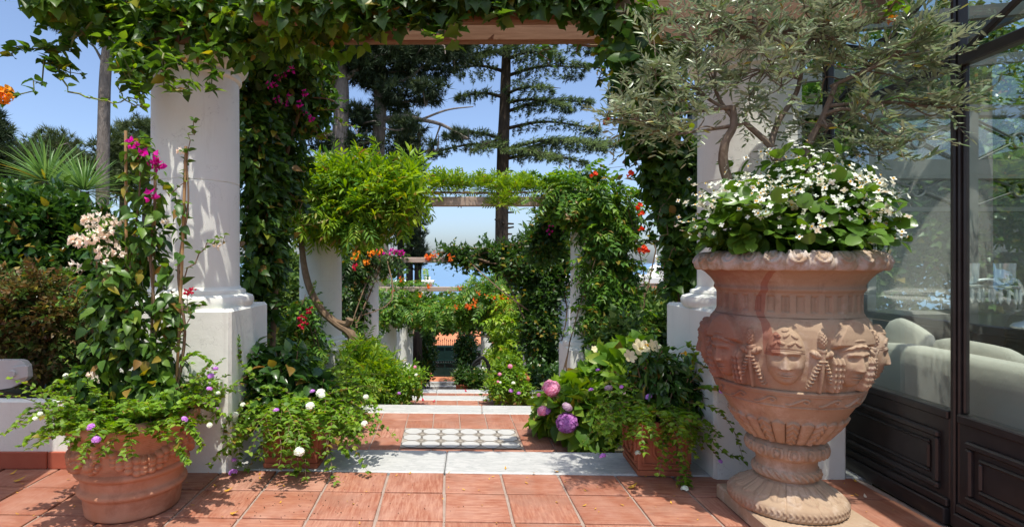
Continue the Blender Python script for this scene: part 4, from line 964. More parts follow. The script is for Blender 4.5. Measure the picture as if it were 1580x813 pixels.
def begonia_mesh(name, seed):
    r = np.random.default_rng(seed); n = 6; l = Leaves(); c = Leaves(); P = r.normal(size=(n, 3)) * np.array([.035, .035, .02]); U = unit(r.normal(size=(n, 3)) * .5 + np.array([0, -.2, .8]))
    D = np.cross(U, r.normal(size=(n, 3))); l.add(F4, P, D, U, .021 * r.uniform(.75, 1.2, n)); me = l.mesh(name, M['white'])
    V = [tuple(v.co) for v in me.vertices]; Fc = [list(p.vertices) for p in me.polygons]; k = len(Fc); b = MB(); b.v = V; b.f = Fc; b.m = [0] * k
    for p, u in zip(P, U):
        q = p + u * .004; a = unit(np.cross(u, [.3, .1, 1])); e = np.cross(u, a); o = len(b.v)
        b.v += [tuple(q + .006 * (a * math.cos(x) + e * math.sin(x))) for x in np.linspace(0, 2 * math.pi, 6, False)] + [tuple(q + u * .006)]
        for i in range(6): b.f.append([o + i, o + (i + 1) % 6, o + 6]); b.m.append(1)
    m2 = bpy.data.meshes.new(name); m2.from_pydata(b.v, [], b.f); m2.materials.append(M['white']); m2.materials.append(M['yellow']); m2.polygons.foreach_set('material_index', b.m); m2.update(); bpy.data.meshes.remove(me); return m2
FL['lilac'] = head_mesh('lilac_head', M['lilac'], .017, 26, .010, F5, True, .7, 1)
FL['white_head'] = head_mesh('white_head', M['white'], .021, 30, .013, F5, True, .8, 2)
FL['pink_ball'] = head_mesh('pink_ball', M['pink'], .066, 230, .017, F4, False, .92, 3)
FL['purple_ball'] = head_mesh('purple_ball', M['purple'], .078, 260, .017, F4, False, .88, 4)
FL['mauve_ball'] = head_mesh('mauve_ball', M['mauve'], .05, 130, .016, F4, False, .7, 5)
FL['orange'] = trumpet_mesh('orange_trumpets', M['orange'], 7, .075, 6)
FL['scarlet'] = trumpet_mesh('scarlet_trumpets', M['scarlet'], 6, .075, 7)
FL['amber'] = trumpet_mesh('amber_trumpets', M['amber'], 10, .07, 8)
FL['magenta'] = bract_mesh('magenta_bracts', M['magenta'], 5, .035, .034, 9)
FL['redbract'] = bract_mesh('red_bracts', M['redbract'], 8, .06, .05, 10)
FL['cream'] = bract_mesh('cream_bracts', M['cream'], 13, .055, .036, 11)
def cup_mesh(name, mat, k, L):
    l = Leaves(); q = np.arange(k) * 2 * np.pi / k; D = np.stack([np.cos(q), np.sin(q), np.full(k, .75)], -1); l.add(leaf_t([.25, .6, .85], [.16, .34, .26], -.25, .35), np.zeros((k, 3)), D, np.stack([-np.cos(q), -np.sin(q), np.full(k, 1.2)], -1), L * .8); return l.mesh(name, mat)
FL['hibiscus'] = cup_mesh('cream_cup_flower', M['creamyellow'], 6, .085)
FL['bud'] = trumpet_mesh('yellow_bud', M['yellow'], 1, .06, 13)
for i in range(4): FL['begonia%d' % i] = begonia_mesh('begonia_blossoms', 20 + i)
rngF = random.Random(11)
SNAP = {}
def snap(root, p, rad=8.0):      # seat a flower on the front-most leaf near its sight line, so that it grows from the plant
    if root.name not in SNAP:
        vs = []
        for o in bpy.data.objects:
            if o.parent == root and o.type == 'MESH' and o.name.split('.')[0] in ('foliage', 'leaves'):
                a = np.zeros(len(o.data.vertices) * 3, np.float32); o.data.vertices.foreach_get('co', a); vs.append(a.reshape(-1, 3)[::4] + np.array(root.location))
        SNAP[root.name] = np.concatenate(vs) if vs else None
    V = SNAP[root.name]
    if V is None: return p
    px = lambda q: np.stack([q[..., 0] / q[..., 1] * FOC, (EYE - q[..., 2]) / q[..., 1] * FOC], -1)
    d = np.linalg.norm(px(V) - px(np.asarray(p)), axis=1); m = d < rad
    if not m.any(): return V[d.argmin()]
    W_ = V[m]; return W_[W_[:, 1].argmin()] + np.array([0, -.012, 0])
def flower(kind, p, root, sc=1.0, name='blossoms', rot=None):
    if not kind.startswith('begonia'): p = snap(root, p)
    o = bpy.data.objects.new(name, FL[kind]); C.objects.link(o); o.parent = root; o.location = np.array(p) - np.array(root.location)
    o.rotation_euler = rot if rot is not None else (rngF.uniform(-.5, .5), rngF.uniform(-.5, .5), rngF.uniform(-.8, .8)); s_ = sc * rngF.uniform(.85, 1.15); o.scale = (s_, s_, s_); return o

SPR = {}
SPR['vine'] = [shoot(OVATE, 7, .34, 1.0, .5, 1), shoot(LOBED, 5, .38, .8, .5, 2), shoot(HEART, 6, .33, .9, .6, 3), pinnate(OVATE, 3, .42, .9, .35)]
SPR['lobed'] = [LOBED, HEART, shoot(LOBED, 3, .8, .9, .5, 5), OVATE]
SPR['pinn'] = [pinnate(OVSMALL, 5, .30, 1.0, .30), pinnate(OVSMALL, 4, .33, .9, .45), pinnate(LANCE, 5, .34, 1.0, .25)]
SPR['wist'] = [pinnate(LANCE, 6, .34, 1.0, .22, .8), pinnate(LANCE, 5, .38, .95, .4, .7), shoot(LANCE, 9, .42, .8, .1, 4, .5)]
SPR['ov'] = [shoot(OVATE, 8, .36, 1.0, .3, 6), shoot(OVATE, 6, .42, .8, .45, 7)]
SPR['ovs'] = [shoot(OVSMALL, 9, .32, 1.0, .3, 8), shoot(OVSMALL, 7, .36, .8, .4, 9)]
SPR['heart'] = [shoot(HEART, 7, .36, 1.0, .35, 10), shoot(HEART, 5, .42, .7, .3, 11)]
SPR['rosette'] = [shoot(BIGOV, 7, .75, .5, .1, 12, .35), shoot(BIGOV, 6, .8, .45, .1, 13, .25)]
SPR['nand'] = [pinnate(OVSMALL, 5, .24, 1.0, .3), shoot(OVSMALL, 12, .24, .9, .2, 14, .3)]
def tuft(n, seed, spread=.9, w_=.05):
    r = np.random.default_rng(seed); v = []; f = []
    for i in range(n):
        d = unit(np.array([r.normal() * spread, 1.0, r.normal() * spread * .7])); x = unit(np.cross(d, [r.normal(), .2, 1.0])) * w_; L = r.uniform(.6, 1.0); o = len(v)
        v += [tuple(-x), tuple(x), tuple(d * L)]; f.append([o, o + 1, o + 2])
    return Tm(v, f)
TUFT = [tuft(12, 1), tuft(14, 2, 1.2), tuft(10, 3, .6)]
FLATTUFT = [tuft(11, 4, .8, .055), tuft(12, 5, 1.1, .055)]

def plant(name, label, cat, loc, group=None): return thing(name, label, cat, tuple(loc), 0, group)
def leafy(root, part, mat, kind, ells, n, size, seed, **kw):
    rng = np.random.default_rng(seed); skw = {k: kw.pop(k) for k in ('shell', 'gap', 'gf') if k in kw}
    e = np.array(ells, float); e[:, 3:6] = np.maximum(e[:, 3:6] * .45, e[:, 3:6] - .5 * size); e[:, 2] += .22 * size * kw.get('down', .5)
    P, O = sample(e, n, rng, **skw); lv = Leaves(); scatter(lv, kind if isinstance(kind, list) else SPR[kind], P, O, rng, size, **kw)
    return lv.build(part, M[mat], root)
def stem_web(root, ells, k, r, seed, mat='stem', base=None):
    rng = np.random.default_rng(seed); e = np.array(ells)
    for i in range(k):
        q = e[rng.integers(len(e))]; p1 = q[:3] + rng.uniform(-.75, .75, 3) * q[3:6]; q2 = e[rng.integers(len(e))]
        p0 = np.array(base) + rng.normal(size=3) * .02 if base is not None else q2[:3] + rng.uniform(-.7, .7, 3) * q2[3:6]
        m_ = (p0 + p1) / 2 + rng.normal(size=3) * .12 * np.linalg.norm(p1 - p0); MB().tube(smooth_path([p0, m_, p1], 9), [r, r * .35], 5).build('stem', M[mat], root, True)

def split_build(b, name, mat, root):      # every tube of a collector becomes a part of its own
    n = len(b.v); par = list(range(n))
    def find(i):
        while par[i] != i: par[i] = par[par[i]]; i = par[i]
        return i
    for f in b.f:
        r0 = find(f[0])
        for i in f[1:]: par[find(i)] = r0
    grp = {}
    for f in b.f: grp.setdefault(find(f[0]), []).append(f)
    for fs in grp.values():
        ids = sorted({i for f in fs for i in f}); mp = {i: k for k, i in enumerate(ids)}; q = MB(); q.add([b.v[i] for i in ids], [[mp[i] for i in f] for f in fs]); q.build(name, mat, root, True)

# ================================================================ near climbers
def hang(lv, pts, size, rng, tm=OVATE, per=2, n=16, jit=.02):
    P = smooth_path([W(*p) for p in pts], n); P = P + rng.normal(size=P.shape) * jit; trail_leaves(lv, [P], tm, size * .85, rng, 0, per, .35, .6); return P
# over the left column
root = plant('climbing_vine', 'broad-leaved vine spilling over the top of the left column, long shoots reaching into the sky', 'vine', (-2.2, 3.8, 3.0), 'climbing vines on the pergola')
el = [E(155, 14, 3.68, 85, 46, .16), E(235, 44, 3.68, 75, 56, .13), E(320, 34, 3.68, 85, 56, .13), E(362, 62, 3.62, 32, 40, .08), E(300, 6, 3.72, 150, 34, .16), E(420, 26, 3.62, 85, 52, .22), E(505, 20, 3.62, 75, 50, .22), E(205, 90, 3.58, 34, 36, .14), E(570, 12, 3.6, 50, 40, .2), E(110, -5, 3.65, 70, 46, .25)]
leafy(root, 'foliage', 'vine', 'vine', el, 330, .22, 101, shell=.8, down=.65)
elf = [E(440, 8, 3.3, 60, 42, .12), E(510, 6, 3.3, 70, 42, .12), E(400, 2, 3.36, 50, 34, .1), E(90, 0, 3.4, 80, 36, .12)]
leafy(root, 'foliage', 'vine', 'lobed', elf, 260, .095, 104, shell=.8, down=.6, nout=.8)
leafy(root, 'foliage', 'vine', 'lobed', el, 560, .095, 102, shell=.6, down=.6, nout=.8)
rng = np.random.default_rng(103); lv = Leaves(); pp = []
for pts in (((140, 40, 3.5), (105, 55, 3.5), (85, 75, 3.5), (70, 100, 3.45), (50, 138, 3.4), (28, 148, 3.35), (-5, 150, 3.3)), ((120, 50, 3.5), (100, 75, 3.45), (65, 75, 3.4), (35, 75, 3.4), (18, 82, 3.4)), ((75, 100, 3.45), (95, 105, 3.45), (112, 110, 3.45)),
            ((240, 70, 3.5), (275, 95, 3.45), (290, 120, 3.4), (292, 146, 3.4)), ((320, 70, 3.45), (330, 105, 3.4), (328, 145, 3.4)), ((380, 50, 3.6), (395, 85, 3.6)), ((190, 100, 3.4), (205, 125, 3.4), (212, 142, 3.4)), ((250, 90, 3.4), (255, 120, 3.4), (268, 138, 3.4))):
    pp.append(hang(lv, pts, .115, rng, OVATE, 3, 15))
fine = [((90, 120, 3.4), (120, 142, 3.4), (145, 152, 3.4), (175, 160, 3.4), (195, 152, 3.4), (225, 165, 3.4)), ((225, 165, 3.4), (205, 160, 3.4), (180, 128, 3.4), (205, 112, 3.4))]
lv2 = Leaves()
for pts in fine: pp.append(hang(lv2, pts, .065, rng, OVATE, 1, 18, .012))
lv.build('leaves', M['vine'], root); lv2.build('leaves', M['lantana'], root); stems(pp, .006, .003, 'stems', M['greenstem'], root)
for p in ((6, 118, 3.28), (2, 132, 3.28)): flower('amber', W(*p), root, 1.0)
# along the middle of the near beams
root = plant('climbing_vine', 'thin lobed-leaved vine along the middle of the nearest timber beam', 'vine', (0, 3.7, 3.17), 'climbing vines on the pergola')
el = [E(640, 2, 3.28, 80, 34, .12), E(730, -6, 3.28, 80, 32, .12), E(820, -8, 3.28, 80, 30, .12), E(900, 0, 3.3, 60, 40, .12), E(585, 14, 3.3, 55, 40, .14), E(700, -26, 3.4, 260, 18, .2)]
leafy(root, 'foliage', 'vinedark', 'lobed', el, 620, .105, 111, down=.8, nout=.9)
rng = np.random.default_rng(112); lv = Leaves(); pp = []
for pts in (((560, 20, 3.27), (552, 45, 3.27)), ((610, 15, 3.27), (612, 40, 3.27)), ((655, 30, 3.27), (658, 58, 3.27)), ((628, 15, 3.27), (640, 40, 3.27)), ((700, 10, 3.27), (703, 62, 3.27)), ((668, 20, 3.27), (676, 62, 3.27)), ((762, 5, 3.27), (768, 36, 3.27)), ((722, -5, 3.27), (735, 12, 3.27)), ((545, 5, 3.27), (540, 28, 3.27)), ((585, 0, 3.27), (582, 22, 3.27))): pp.append(hang(lv, pts, .12, rng, LOBED, 2, 5))
lv.build('leaves', M['vine'], root)
b = MB()
for pts in (((815, 36, 3.9), (850, 46, 3.9), (890, 56, 3.88), (925, 68, 3.86)), ((818, 44, 3.9), (855, 60, 3.9), (900, 70, 3.88), (922, 71, 3.86)), ((560, 22, 3.63), (600, 12, 3.64), (700, 2, 3.64))): b.tube(smooth_path([W(*p) for p in pts], 14), [.011, .008], 6)
split_build(b, 'stem', M['stem'], root)
# right end of the beams, behind the olive
root = plant('climbing_vine', 'dark lobed-leaved vine hanging behind the olive tree, beside the right column', 'vine', (1.6, 4.6, 0), 'climbing vines on the pergola')
el = [E(965, 20, 3.3, 55, 56, .15), E(955, 60, 5.2, 42, 40, .25), E(985, 90, 5.5, 52, 60, .3), E(1005, 170, 5.6, 56, 80, .35), E(1035, 260, 5.7, 48, 85, .35), E(1050, 350, 5.7, 36, 80, .3), E(1052, 420, 5.8, 26, 60, .25), E(1060, 40, 5.0, 60, 50, .3), E(930, 10, 3.5, 34, 30, .15), E(1120, -5, 3.8, 80, 30, .3), E(1250, -22, 3.7, 110, 28, .3)]
leafy(root, 'foliage', 'vinedark', 'vine', el, 520, .28, 121, shell=.8, down=.8)
leafy(root, 'foliage', 'vine', 'lobed', el, 1500, .13, 122, shell=.45, down=.75, nout=.8)
rng = np.random.default_rng(123); lv = Leaves(); pp = []
for pts in (((990, 120, 5.4), (960, 140, 5.4), (945, 165, 5.4), (942, 190, 5.4)), ((1000, 230, 5.4), (985, 250, 5.4), (978, 275, 5.4)), ((1030, 300, 5.4), (1010, 345, 5.4), (990, 372, 5.4)), ((1040, 340, 5.4), (1010, 372, 5.4), (978, 378, 5.4)), ((955, 60, 3.9), (930, 95, 3.9), (925, 130, 3.9)), ((905, 10, 3.8), (890, 45, 3.8), (892, 72, 3.8)), ((850, 50, 3.9), (842, 80, 3.9), (848, 98, 3.9)), ((1040, 380, 5.4), (1025, 410, 5.4), (1022, 430, 5.4))): pp.append(hang(lv, pts, .115, rng, OVATE, 2, 12))
lv.build('leaves', M['vinedark'], root)
b = MB(); b.tube(smooth_path([W(960, 60, 5.3), W(985, 140, 5.5), W(1005, 210, 5.6), W(1035, 290, 5.7), W(1045, 420, 5.8), W(1050, 600, 5.8)], 30), [.02, .028], 7)
for q in pp: b.tube(q, [.006, .003], 4)
split_build(b, 'stem', M['stem'], root)
for p in ((978, 262, 4.3), (940, 196, 4.05)): flower('scarlet', W(*p), root, .9)
flower('amber', W(1404, 16, 2.55), root, .62); flower('amber', W(1396, 24, 2.58), root, .5)
rng = np.random.default_rng(124); lv = Leaves(); p_ = hang(lv, ((1280, -25, 3.3), (1340, -10, 2.9), (1375, 8, 2.7), (1395, 18, 2.6)), .075, rng, OVATE, 2, 14); lv.build('leaves', M['vine'], root)
stems([p_], .006, .004, 'stems', M['stem'], root)
# curtain of bougainvillea behind the left column
root = plant('bougainvillea', 'tall dark bougainvillea curtain right of the left column, sparse magenta flowers high up', 'climber', (-1.75, 5.2, -.2), 'climbing vines on the pergola')
el = [E(395, 110, 4.9, 45, 70, .4), E(440, 120, 5.2, 50, 70, .4), E(400, 240, 4.9, 36, 110, .4), E(412, 360, 5.0, 38, 110, .4), E(435, 250, 5.3, 42, 90, .4), E(400, 450, 5.0, 26, 80, .35), E(480, 160, 5.5, 40, 55, .3), E(425, 60, 4.6, 60, 40, .4), E(480, 90, 5.0, 40, 35, .3)]
leafy(root, 'foliage', 'vinedark', 'heart', el, 1100, .20, 131, shell=.8, down=.6)
leafy(root, 'foliage', 'boug', [HEART, OVATE], el, 3000, .085, 132, shell=.42, down=.5, nout=.8)
rng = np.random.default_rng(133); lv = Leaves(); pp = []
for pts in (((470, 130, 5.3), (500, 150, 5.3), (515, 180, 5.3), (530, 192, 5.3), (558, 198, 5.3)), ((455, 180, 5.3), (485, 195, 5.3), (505, 215, 5.3)), ((470, 90, 5.1), (505, 110, 5.1), (520, 118, 5.1)), ((440, 290, 5.2), (465, 310, 5.2), (470, 350, 5.2)), ((440, 60, 4.8), (470, 75, 4.8), (500, 100, 4.8))): pp.append(hang(lv, pts, .075, rng, HEART, 2, 16, .03))
lv.build('leaves', M['lantana'], root)
b = MB(); b.tube(smooth_path([W(400, 640, 5.0), W(405, 480, 5.0), W(400, 300, 5.0), W(430, 120, 5.0)], 20), [.04, .025], 7); b.tube(smooth_path([W(415, 640, 5.1), W(425, 450, 5.1), W(440, 250, 5.2), W(480, 130, 5.3)], 20), [.03, .015], 7); b.tube(smooth_path([W(462, 150, 5.3), W(500, 152, 5.3), W(516, 157, 5.3)], 8), .008, 5)
for q in pp: b.tube(q, [.006, .003], 4)
split_build(b, 'stem', M['stem'], root)
for p in ((432, 78), (436, 120), (441, 121), (450, 115), (421, 130), (430, 132), (445, 160), (455, 152), (463, 152), (466, 160), (464, 178), (478, 181), (482, 187), (484, 178), (434, 156), (470, 145)): flower('magenta', W(p[0], p[1], 5.0 + .006 * (p[0] - 430)), root, .75)

# ================================================================ second and further pairs
root = plant('wisteria', 'bright green wisteria bushing over the second left column with a twisted bare trunk', 'climber', (-1.5, 7.6, -1.2), 'climbing vines on the pergola')
el = [E(495, 300, 7.3, 52, 56, .55), E(560, 290, 7.3, 60, 44, .55), E(605, 310, 7.3, 42, 46, .5), E(545, 335, 7.2, 70, 34, .5), E(470, 330, 7.2, 34, 40, .4), E(640, 290, 7.4, 30, 26, .3), E(515, 268, 7.35, 20, 18, .3), E(590, 268, 7.35, 24, 16, .3)]
el += [E(452, 300, 7.2, 26, 40, .35), E(470, 268, 7.3, 16, 16, .25), E(545, 256, 7.35, 14, 14, .25), E(625, 268, 7.4, 16, 18, .2)]
leafy(root, 'foliage', 'wisteria', 'wist', el, 1250, .33, 141, shell=.55, gap=.08, gf=1.5, out=.7, down=-.2, rnd=.65, nup=.7, nout=.5)
leafy(root, 'foliage', 'campsis', 'wist', el[:5], 520, .33, 143, shell=1.0, out=.6, down=.1, rnd=.7)
el2 = [E(690, 286, 7.6, 45, 13, .2), E(750, 287, 7.6, 45, 12, .2), E(810, 289, 7.6, 45, 13, .2), E(775, 312, 7.52, 28, 16, .08), E(855, 292, 7.6, 25, 13, .2)]
leafy(root, 'foliage', 'wisteria', 'wist', el2, 460, .20, 142, shell=.8, out=.4, down=-.6, nup=.5, nout=.6)
b = MB()
b.tube(smooth_path([W(452, 340, 7.1), W(464, 372, 7.1), W(469, 410, 7.08), W(478, 445, 7.05), W(496, 478, 7.0), W(520, 500, 6.95), W(538, 512, 6.9), W(546, 530, 6.9), W(556, 600, 6.9)], 36), [.030, .045, .05, .075], 9)
b.tube(smooth_path([W(520, 496, 6.95), W(535, 500, 6.9), W(540, 492, 6.88)], 8), [.03, .05], 7)
b.tube(smooth_path([W(560, 300, 7.5), W(640, 297, 7.55), W(760, 298, 7.55), W(860, 296, 7.55)], 20), [.02, .01], 6); b.build('trunk', M['stem'], root, True)
root = plant('trumpet_vine', 'light feathery trumpet vine climbing the lower half of the second left column', 'climber', (-1.7, 7.2, -1.0), 'climbing vines on the pergola')
el = [E(476, 480, 7.05, 16, 44, .15), E(472, 528, 7.05, 32, 32, .25), E(460, 552, 7.0, 40, 34, .3)]
leafy(root, 'foliage', 'campsis', 'pinn', el, 360, .24, 145, shell=.8, down=.35); stem_web(root, el, 9, .012, 146, 'stem', W(495, 590, 7.1))
for p in ((468, 487), (475, 484), (472, 493)): flower('redbract', W(p[0], p[1], 6.85), root, .8)

root = plant('trumpet_vine', 'bushy trumpet vine on the second right column with scarlet flower sprays reaching right', 'climber', (1.8, 7.6, -.9), 'climbing vines on the pergola')
el = [E(905, 308, 7.5, 55, 42, .5), E(870, 302, 7.5, 44, 30, .4), E(930, 360, 7.4, 46, 56, .4), E(930, 430, 7.35, 44, 60, .35), E(942, 490, 7.3, 50, 50, .4), E(956, 540, 7.2, 46, 44, .4), E(955, 330, 7.5, 34, 40, .35), E(900, 270, 7.5, 24, 18, .3), E(945, 420, 7.6, 40, 50, .3)]
leafy(root, 'foliage', 'campsis', 'pinn', el, 1700, .28, 151, shell=.6, gap=.05, gf=1.5, down=.45)
leafy(root, 'foliage', 'vinedark', 'pinn', el, 500, .28, 157, shell=1.0, down=.5)
rng = np.random.default_rng(152); lv = Leaves(); pp = []; T3 = SPR['pinn'][0]
for pts in (((950, 300, 7.2), (975, 320, 7.2), (985, 350, 7.2), (978, 385, 7.2)), ((960, 360, 7.2), (985, 375, 7.2), (995, 395, 7.2)), ((950, 400, 7.2), (980, 410, 7.2), (995, 425, 7.2)), ((960, 290, 7.2), (985, 300, 7.2), (1000, 325, 7.2)), ((850, 285, 7.3), (830, 300, 7.3), (822, 330, 7.3)), ((955, 440, 7.1), (985, 455, 7.1), (1000, 480, 7.1))): pp.append(hang(lv, pts, .19, rng, T3, 2, 9, .04))
lv.build('leaves', M['campsis'], root); stem_web(root, el, 14, .014, 153, 'stem', W(915, 640, 7.4)); stems(pp, .007, .004, 'stems', M['greenstem'], root)
for p in ((983, 326), (996, 332), (997, 355), (990, 390), (998, 393), (986, 388), (912, 305 - 40)): flower('scarlet', W(p[0], p[1], 7.05), root, 1.0)
root = plant('bougainvillea', 'small violet bougainvillea sprays under the right end of the second beam', 'climber', W(855, 340, 8.2), 'climbing vines on the pergola')
el = [E(852, 340, 8.2, 26, 26, .3), E(842, 372, 8.4, 34, 26, .4)]
leafy(root, 'foliage', 'vinedark', 'ovs', el, 300, .26, 155); stem_web(root, el, 5, .01, 156)
for p in ((860, 320), (858, 345), (868, 357), (845, 355), (850, 333), (866, 330)): flower('magenta', W(p[0], p[1], 7.9), root, 1.2)

root = plant('dark_vine', 'dense dark green vine burying the third right column and draping its beam', 'climber', (1.6, 11, -2), 'climbing vines on the pergola')
el = [E(815, 405, 11, 52, 34, .7), E(840, 372, 11, 40, 26, .6), E(835, 440, 10.8, 38, 50, .6), E(832, 510, 10.6, 34, 60, .6), E(845, 570, 10.4, 30, 30, .5), E(770, 392, 11.2, 48, 18, .4), E(700, 389, 11.25, 45, 9, .2), E(735, 395, 11.2, 40, 14, .3), E(870, 390, 11, 24, 40, .5)]
leafy(root, 'foliage', 'vinedark', 'ovs', el, 2600, .30, 161, shell=.6, down=.6); stem_web(root, el, 14, .02, 162)
rng = np.random.default_rng(163); lv = Leaves()
for px in (664, 672, 690, 697, 716, 738, 745, 752): hang(lv, ((px, 398, 11.15), (px + rng.uniform(-3, 3), 412 + rng.uniform(0, 12), 11.15)), .12, rng, OVSMALL, 2, 5, .03)
lv.build('leaves', M['vinedark'], root)
for p in ((655, 392), (668, 388), (690, 394), (648, 397)): flower('orange', W(p[0], p[1], 11.05), root, 1.0)
root = plant('trumpet_vine', 'yellow-flowered trumpet vine on the third left column with a few violet bracts', 'climber', (-1.8, 11.2, -2), 'climbing vines on the pergola')
el = [E(552, 400, 10.9, 26, 36, .5), E(538, 460, 10.7, 24, 58, .4), E(536, 525, 10.4, 26, 45, .4), E(598, 398, 11.1, 26, 14, .4), E(545, 372, 11.0, 26, 20, .4)]
leafy(root, 'foliage', 'vinedark', 'pinn', el, 900, .33, 165, shell=.65, down=.5); stem_web(root, el, 8, .02, 166)
for p in ((552, 378), (558, 392), (566, 396), (577, 387), (574, 392), (553, 396), (582, 389)): flower('amber', W(p[0], p[1], 10.4), root, 1.25)
for p in ((588, 382), (598, 388), (606, 392), (612, 387), (620, 386), (594, 393)): flower('magenta', W(p[0], p[1], 10.8), root, 1.5)
for p in ((547, 402), (550, 405)): flower('redbract', W(p[0], p[1], 10.4), root, .9)

root = plant('trumpet_vine', 'orange-flowered trumpet vine roofing the lower pergola above the gate view', 'climber', (0, 15, -1.5), 'climbing vines on the pergola')
el = [E(755, 460, 14.3, 48, 34, .8), E(720, 478, 14.6, 48, 22, 1.0), E(680, 478, 14.9, 58, 19, 1.2), E(632, 474, 14.8, 46, 24, 1.0), E(610, 448, 14.7, 30, 18, .7), E(770, 430, 14.2, 30, 20, .6), E(590, 480, 14.4, 18, 30, .6), E(805, 480, 14, 26, 44, .6), E(655, 438, 15.2, 16, 6, .4), E(735, 442, 15.2, 26, 9, .5)]
leafy(root, 'foliage', 'campsis', 'pinn', el, 2000, .34, 171, shell=.75, down=.4)
rng = np.random.default_rng(172); lv = Leaves()
for k in range(26): px = 612 + k * 6.2; hang(lv, ((px, 472, 14.8 + rng.uniform(-.4, .6)), (px + rng.uniform(-5, 5), 486 + rng.uniform(-3, 10), 14.8 + rng.uniform(-.4, .6))), .26, rng, SPR['pinn'][1], 2, 4, .06)
lv.build('leaves', M['vinedark'], root); stem_web(root, el[:1] + el[7:8], 4, .012, 173)
for p in ((660, 439), (664, 445), (709, 437), (651, 462), (601, 442), (714, 468), (718, 470), (728, 466), (735, 462), (742, 451), (745, 452), (766, 456), (765, 466), (778, 465), (783, 467), (716, 471), (706, 471), (624, 425), (786, 458), (760, 474)): flower('orange' if p[0] > 610 else 'scarlet', W(p[0], p[1], 13.55), root, 1.0)
root = plant('hanging_vine', 'bright yellow-green vine curtain hanging beside the fourth right column', 'climber', (1.2, 13.5, -2.5), 'climbing vines on the pergola')
el = [E(781, 500, 13.4, 20, 30, .4), E(779, 545, 13.2, 19, 36, .4), E(779, 572, 13.0, 20, 18, .4), E(788, 468, 13.5, 20, 18, .4)]
leafy(root, 'foliage', 'wisteria', 'pinn', el, 620, .42, 175, shell=.7, down=.55); stem_web(root, el, 5, .015, 176)
root = plant('climbing_vine', 'shadowy vine roof over the lowest pergola bays before the gate', 'climber', (-.2, 20, -1), 'climbing vines on the pergola')
el = [E(690, 484, 18.7, 80, 14, 1.4), E(690, 488, 22, 70, 10, 1.4), E(612, 495, 19, 18, 18, .8), E(765, 500, 19, 22, 26, .8), E(785, 540, 20, 18, 40, .8)]
leafy(root, 'foliage', 'vinedark', 'ovs', el, 1300, .5, 178, shell=.8, down=.5); stem_web(root, el, 8, .03, 179)

